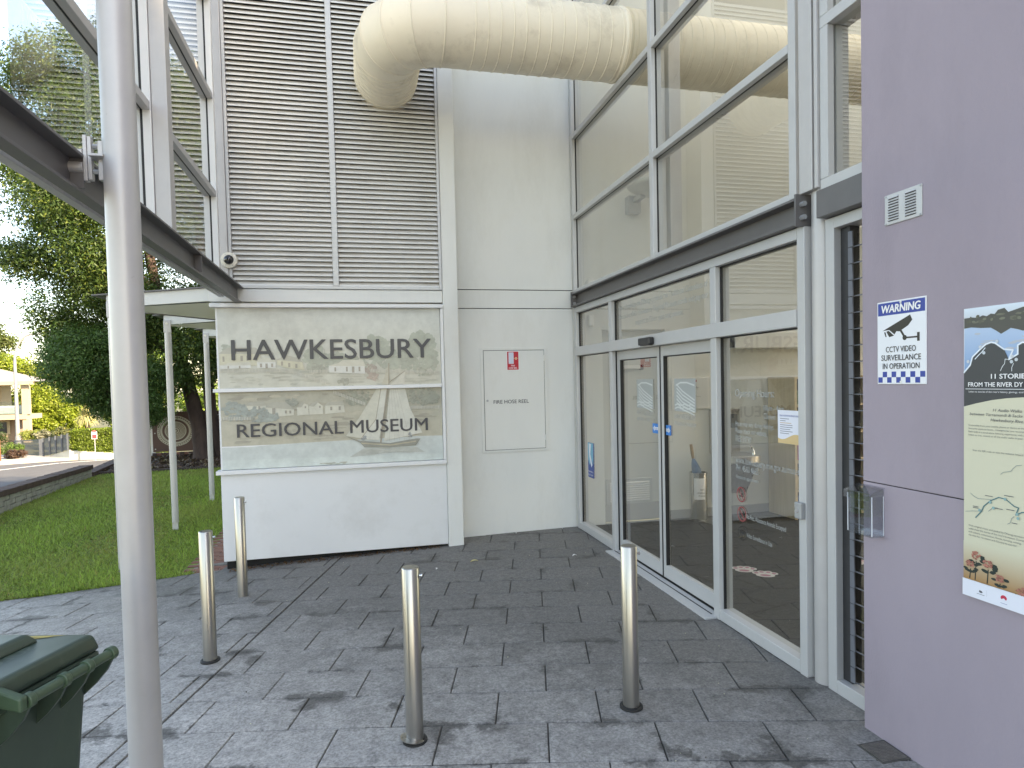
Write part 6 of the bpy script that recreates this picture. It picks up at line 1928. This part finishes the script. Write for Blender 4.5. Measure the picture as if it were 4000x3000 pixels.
put('side_panel', MB().box(4.756, 4.788, 6.31, 6.80, 0.0, 1.62), WOODP, dsf, 0.002)
put('side_panel', MB().box(6.70, 6.732, 6.31, 6.80, 0.0, 1.62), WOODP, dsf, 0.002)
put('side_panel', MB().box(5.72, 5.745, 6.312, 6.79, 0.045, 1.59), WOODP, dsf, 0.002)
put('back_panel', MB().box(4.79, 6.70, 6.785, 6.80, 0.045, 1.59), WOODD, dsf)
for z in (0.04, 0.337, 0.664, 0.985, 1.30, 1.618):
    for (x0, x1) in ((4.789, 5.719), (5.746, 6.699)):
        put('shelf_board', MB().box(x0, x1, 6.312, 6.784, z - 0.026, z), WOODP, dsf)
gcol = [(0.10, 0.16, 0.34), (0.42, 0.36, 0.22), (0.36, 0.05, 0.22), (0.50, 0.20, 0.06), (0.12, 0.20, 0.12), (0.46, 0.44, 0.38), (0.05, 0.05, 0.06), (0.55, 0.52, 0.42)]
gnames = ['navy', 'tan', 'magenta', 'orange', 'green', 'cream', 'black', 'pale']
for si, z in enumerate((0.045, 0.342, 0.669, 0.990, 1.305)):
    tier = ('bottom', 'second lowest', 'middle', 'second highest', 'top')[si]
    for bi, x in enumerate((4.83, 4.99, 5.40, 5.55, 5.78)):
        w_ = rnd.uniform(0.11, 0.145)
        h_ = rnd.uniform(0.12, 0.22)
        ci = (bi * 3 + si) % len(gcol)
        mt_ = mat('gift_box_' + gnames[ci], gcol[ci], 0.5, var=0.15, vscale=18)
        g_ = tag(put('gift_box', MB().box(x, x + w_, 6.36, 6.36 + 0.12, z + 0.001, z + h_), mt_, None, 0.003), '%s gift box on the %s board of the oak display shelf' % (gnames[ci], tier), 'box', 'gift boxes on the display shelf')
        pr = Print(front(x, 6.36, z))
        pr.rect(0.01, 0.02, w_ - 0.01, h_ * 0.5, (0.55, 0.50, 0.38), 0)
        pr.disc(w_ * 0.5, h_ * 0.72, w_ * 0.26, h_ * 0.12, (0.6, 0.32, 0.12) if ci % 2 else (0.55, 0.55, 0.5), 0, 14)
        pr.done('box_print', PRINT, g_)
wl_ = thing('wall_lamp', 'silver dish wall lamp high on the foyer wall behind the glass', 'lamp', (3.1, 6.7, 3.6))
put('bracket', MB().box(2.97, 3.12, 6.72, 6.819, 3.49, 3.68), GALV, wl_, 0.006)
put('arm', MB().box(3.02, 3.08, 6.52, 6.72, 3.60, 3.65), GALV, wl_, 0.004)
put('dish', MB().lathe((3.13, 6.50, 3.70), [(0.05, -0.075), (0.16, -0.05), (0.235, 0.0), (0.25, 0.02), (0.25, 0.05), (0.235, 0.055), (0.19, 0.10), (0.001, 0.125)], 36), mat('lamp_aluminium', (0.52, 0.52, 0.50), 0.35, metal=0.5, var=0.04), wl_)
sd = tag(put('smoke_detector', MB().lathe((2.53, 6.79, 2.70), [(0.06, 0), (0.06, 0.02), (0.045, 0.045), (0.001, 0.055)], 24, (0, -1, 0)), WHITEP), 'round white smoke detector on the foyer wall above the beam', 'detector')
pir = tag(put('alarm_sensor', MB().box(2.49, 2.55, 6.745, 6.789, 2.23, 2.36), WHITEP, None, 0.012), 'small white alarm sensor in the foyer corner below the beam', 'sensor')
for (x, y, a, lab) in ((3.115, 4.80, 0.5, 'pink and white paw print decal nearest the far side of the foyer door'), (3.20, 4.63, 0.5, 'pink and white paw print decal closer to the near glass edge'), (4.15, 4.70, 0.3, 'pink and white paw print decal seen through the louvre window')):
    fm = FR((x, y, 0.002), (math.cos(a), -math.sin(a), 0), (math.sin(a), math.cos(a), 0))
    pr = Print(fm)
    wht = (0.74, 0.72, 0.70)
    pr.disc(0, 0, 0.075, 0.055, wht, 1, 20)
    for (dx, dy) in ((-0.065, 0.055), (-0.022, 0.085), (0.03, 0.085), (0.072, 0.055)):
        pr.disc(dx, dy, 0.034, 0.038, wht, 1, 16)
        pr.disc(dx, dy, 0.018, 0.022, (0.50, 0.20, 0.28), 3, 14)
    pr.disc(0, -0.005, 0.042, 0.028, (0.50, 0.20, 0.28), 3, 16)
    o_ = pr.done('paw_decal', PRINT, None)
    tag(o_, lab, 'decal', 'paw print decals on the foyer floor')

# ------------------------------------------------------------------ small litter on the paving
def leaflet(x, y, L, w, ang, m_, name, lab, cat, grp=None):
    z = zpav(x, y) + 0.004
    bb = MB()
    n_ = 6
    for k in range(n_):
        f0, f1 = k / n_, (k + 1) / n_
        def pt(f, s):
            hw = w * math.sin(math.pi * min(0.98, max(0.02, f))) ** 0.8
            px, py = (f - 0.5) * L, s * hw
            return (x + px * math.cos(ang) - py * math.sin(ang), y + px * math.sin(ang) + py * math.cos(ang), z + 0.010 * math.sin(f * 3.1) + abs(s) * 0.005)
        bb.quad(pt(f0, -1), pt(f0, 0), pt(f1, 0), pt(f1, -1))
        bb.quad(pt(f0, 0), pt(f0, 1), pt(f1, 1), pt(f1, 0))
    o_ = put(name, bb, m_)
    return tag(o_, lab, cat, grp)
leaflet(0.98, 5.82, 0.075, 0.018, 0.2, PALEY, 'fallen_leaf', 'pale yellow fallen leaf on the dark paving before the recess', 'leaf')
leaflet(1.90, 5.66, 0.05, 0.012, 0.3, PETAL, 'fallen_petal', 'white petal on the paving near the foyer glass', 'petal')
leaflet(0.62, 5.70, 0.03, 0.010, 1.0, PETAL, 'fallen_petal', 'small white petal to the left of the yellow leaf', 'petal')
N = 700                                  # crumbs of leaf litter under the sign wall and in the joints
lx = -1.25 + 2.0 * nrs.rand(N)
pos = np.stack([lx, 6.44 + 0.11 * nrs.rand(N), np.array([zpav(a, 6.48) for a in lx]) + 0.004 + 0.008 * nrs.rand(N)], 1)
cc = np.array((0.12, 0.07, 0.04))[None, :] * (0.4 + 1.4 * nrs.rand(N))[:, None]
stuff(leaves('leaf_litter', pos, nrs.normal(size=(N, 3)) + np.array((0, 0, 1.5)), 0.006 + 0.010 * nrs.rand(N), cc, 0.4, LEAF, None), 'brown leaf litter gathered under the sign wall')
N = 160
lx, ly = -2.5 + 4.6 * nrs.rand(N), 2.4 + 4.0 * nrs.rand(N)
pos = np.stack([lx, ly, np.array([zpav(a, b2) for a, b2 in zip(lx, ly)]) + 0.003], 1)
cc = np.where((nrs.rand(N) < 0.6)[:, None], np.array((0.55, 0.52, 0.46))[None, :], np.array((0.06, 0.04, 0.03))[None, :])
stuff(leaves('paving_crumbs', pos, nrs.normal(size=(N, 3)) * 0.3 + np.array((0, 0, 1)), 0.002 + 0.004 * nrs.rand(N), cc, 0.7, LEAF, None), 'scattered crumbs and petals on the paving')
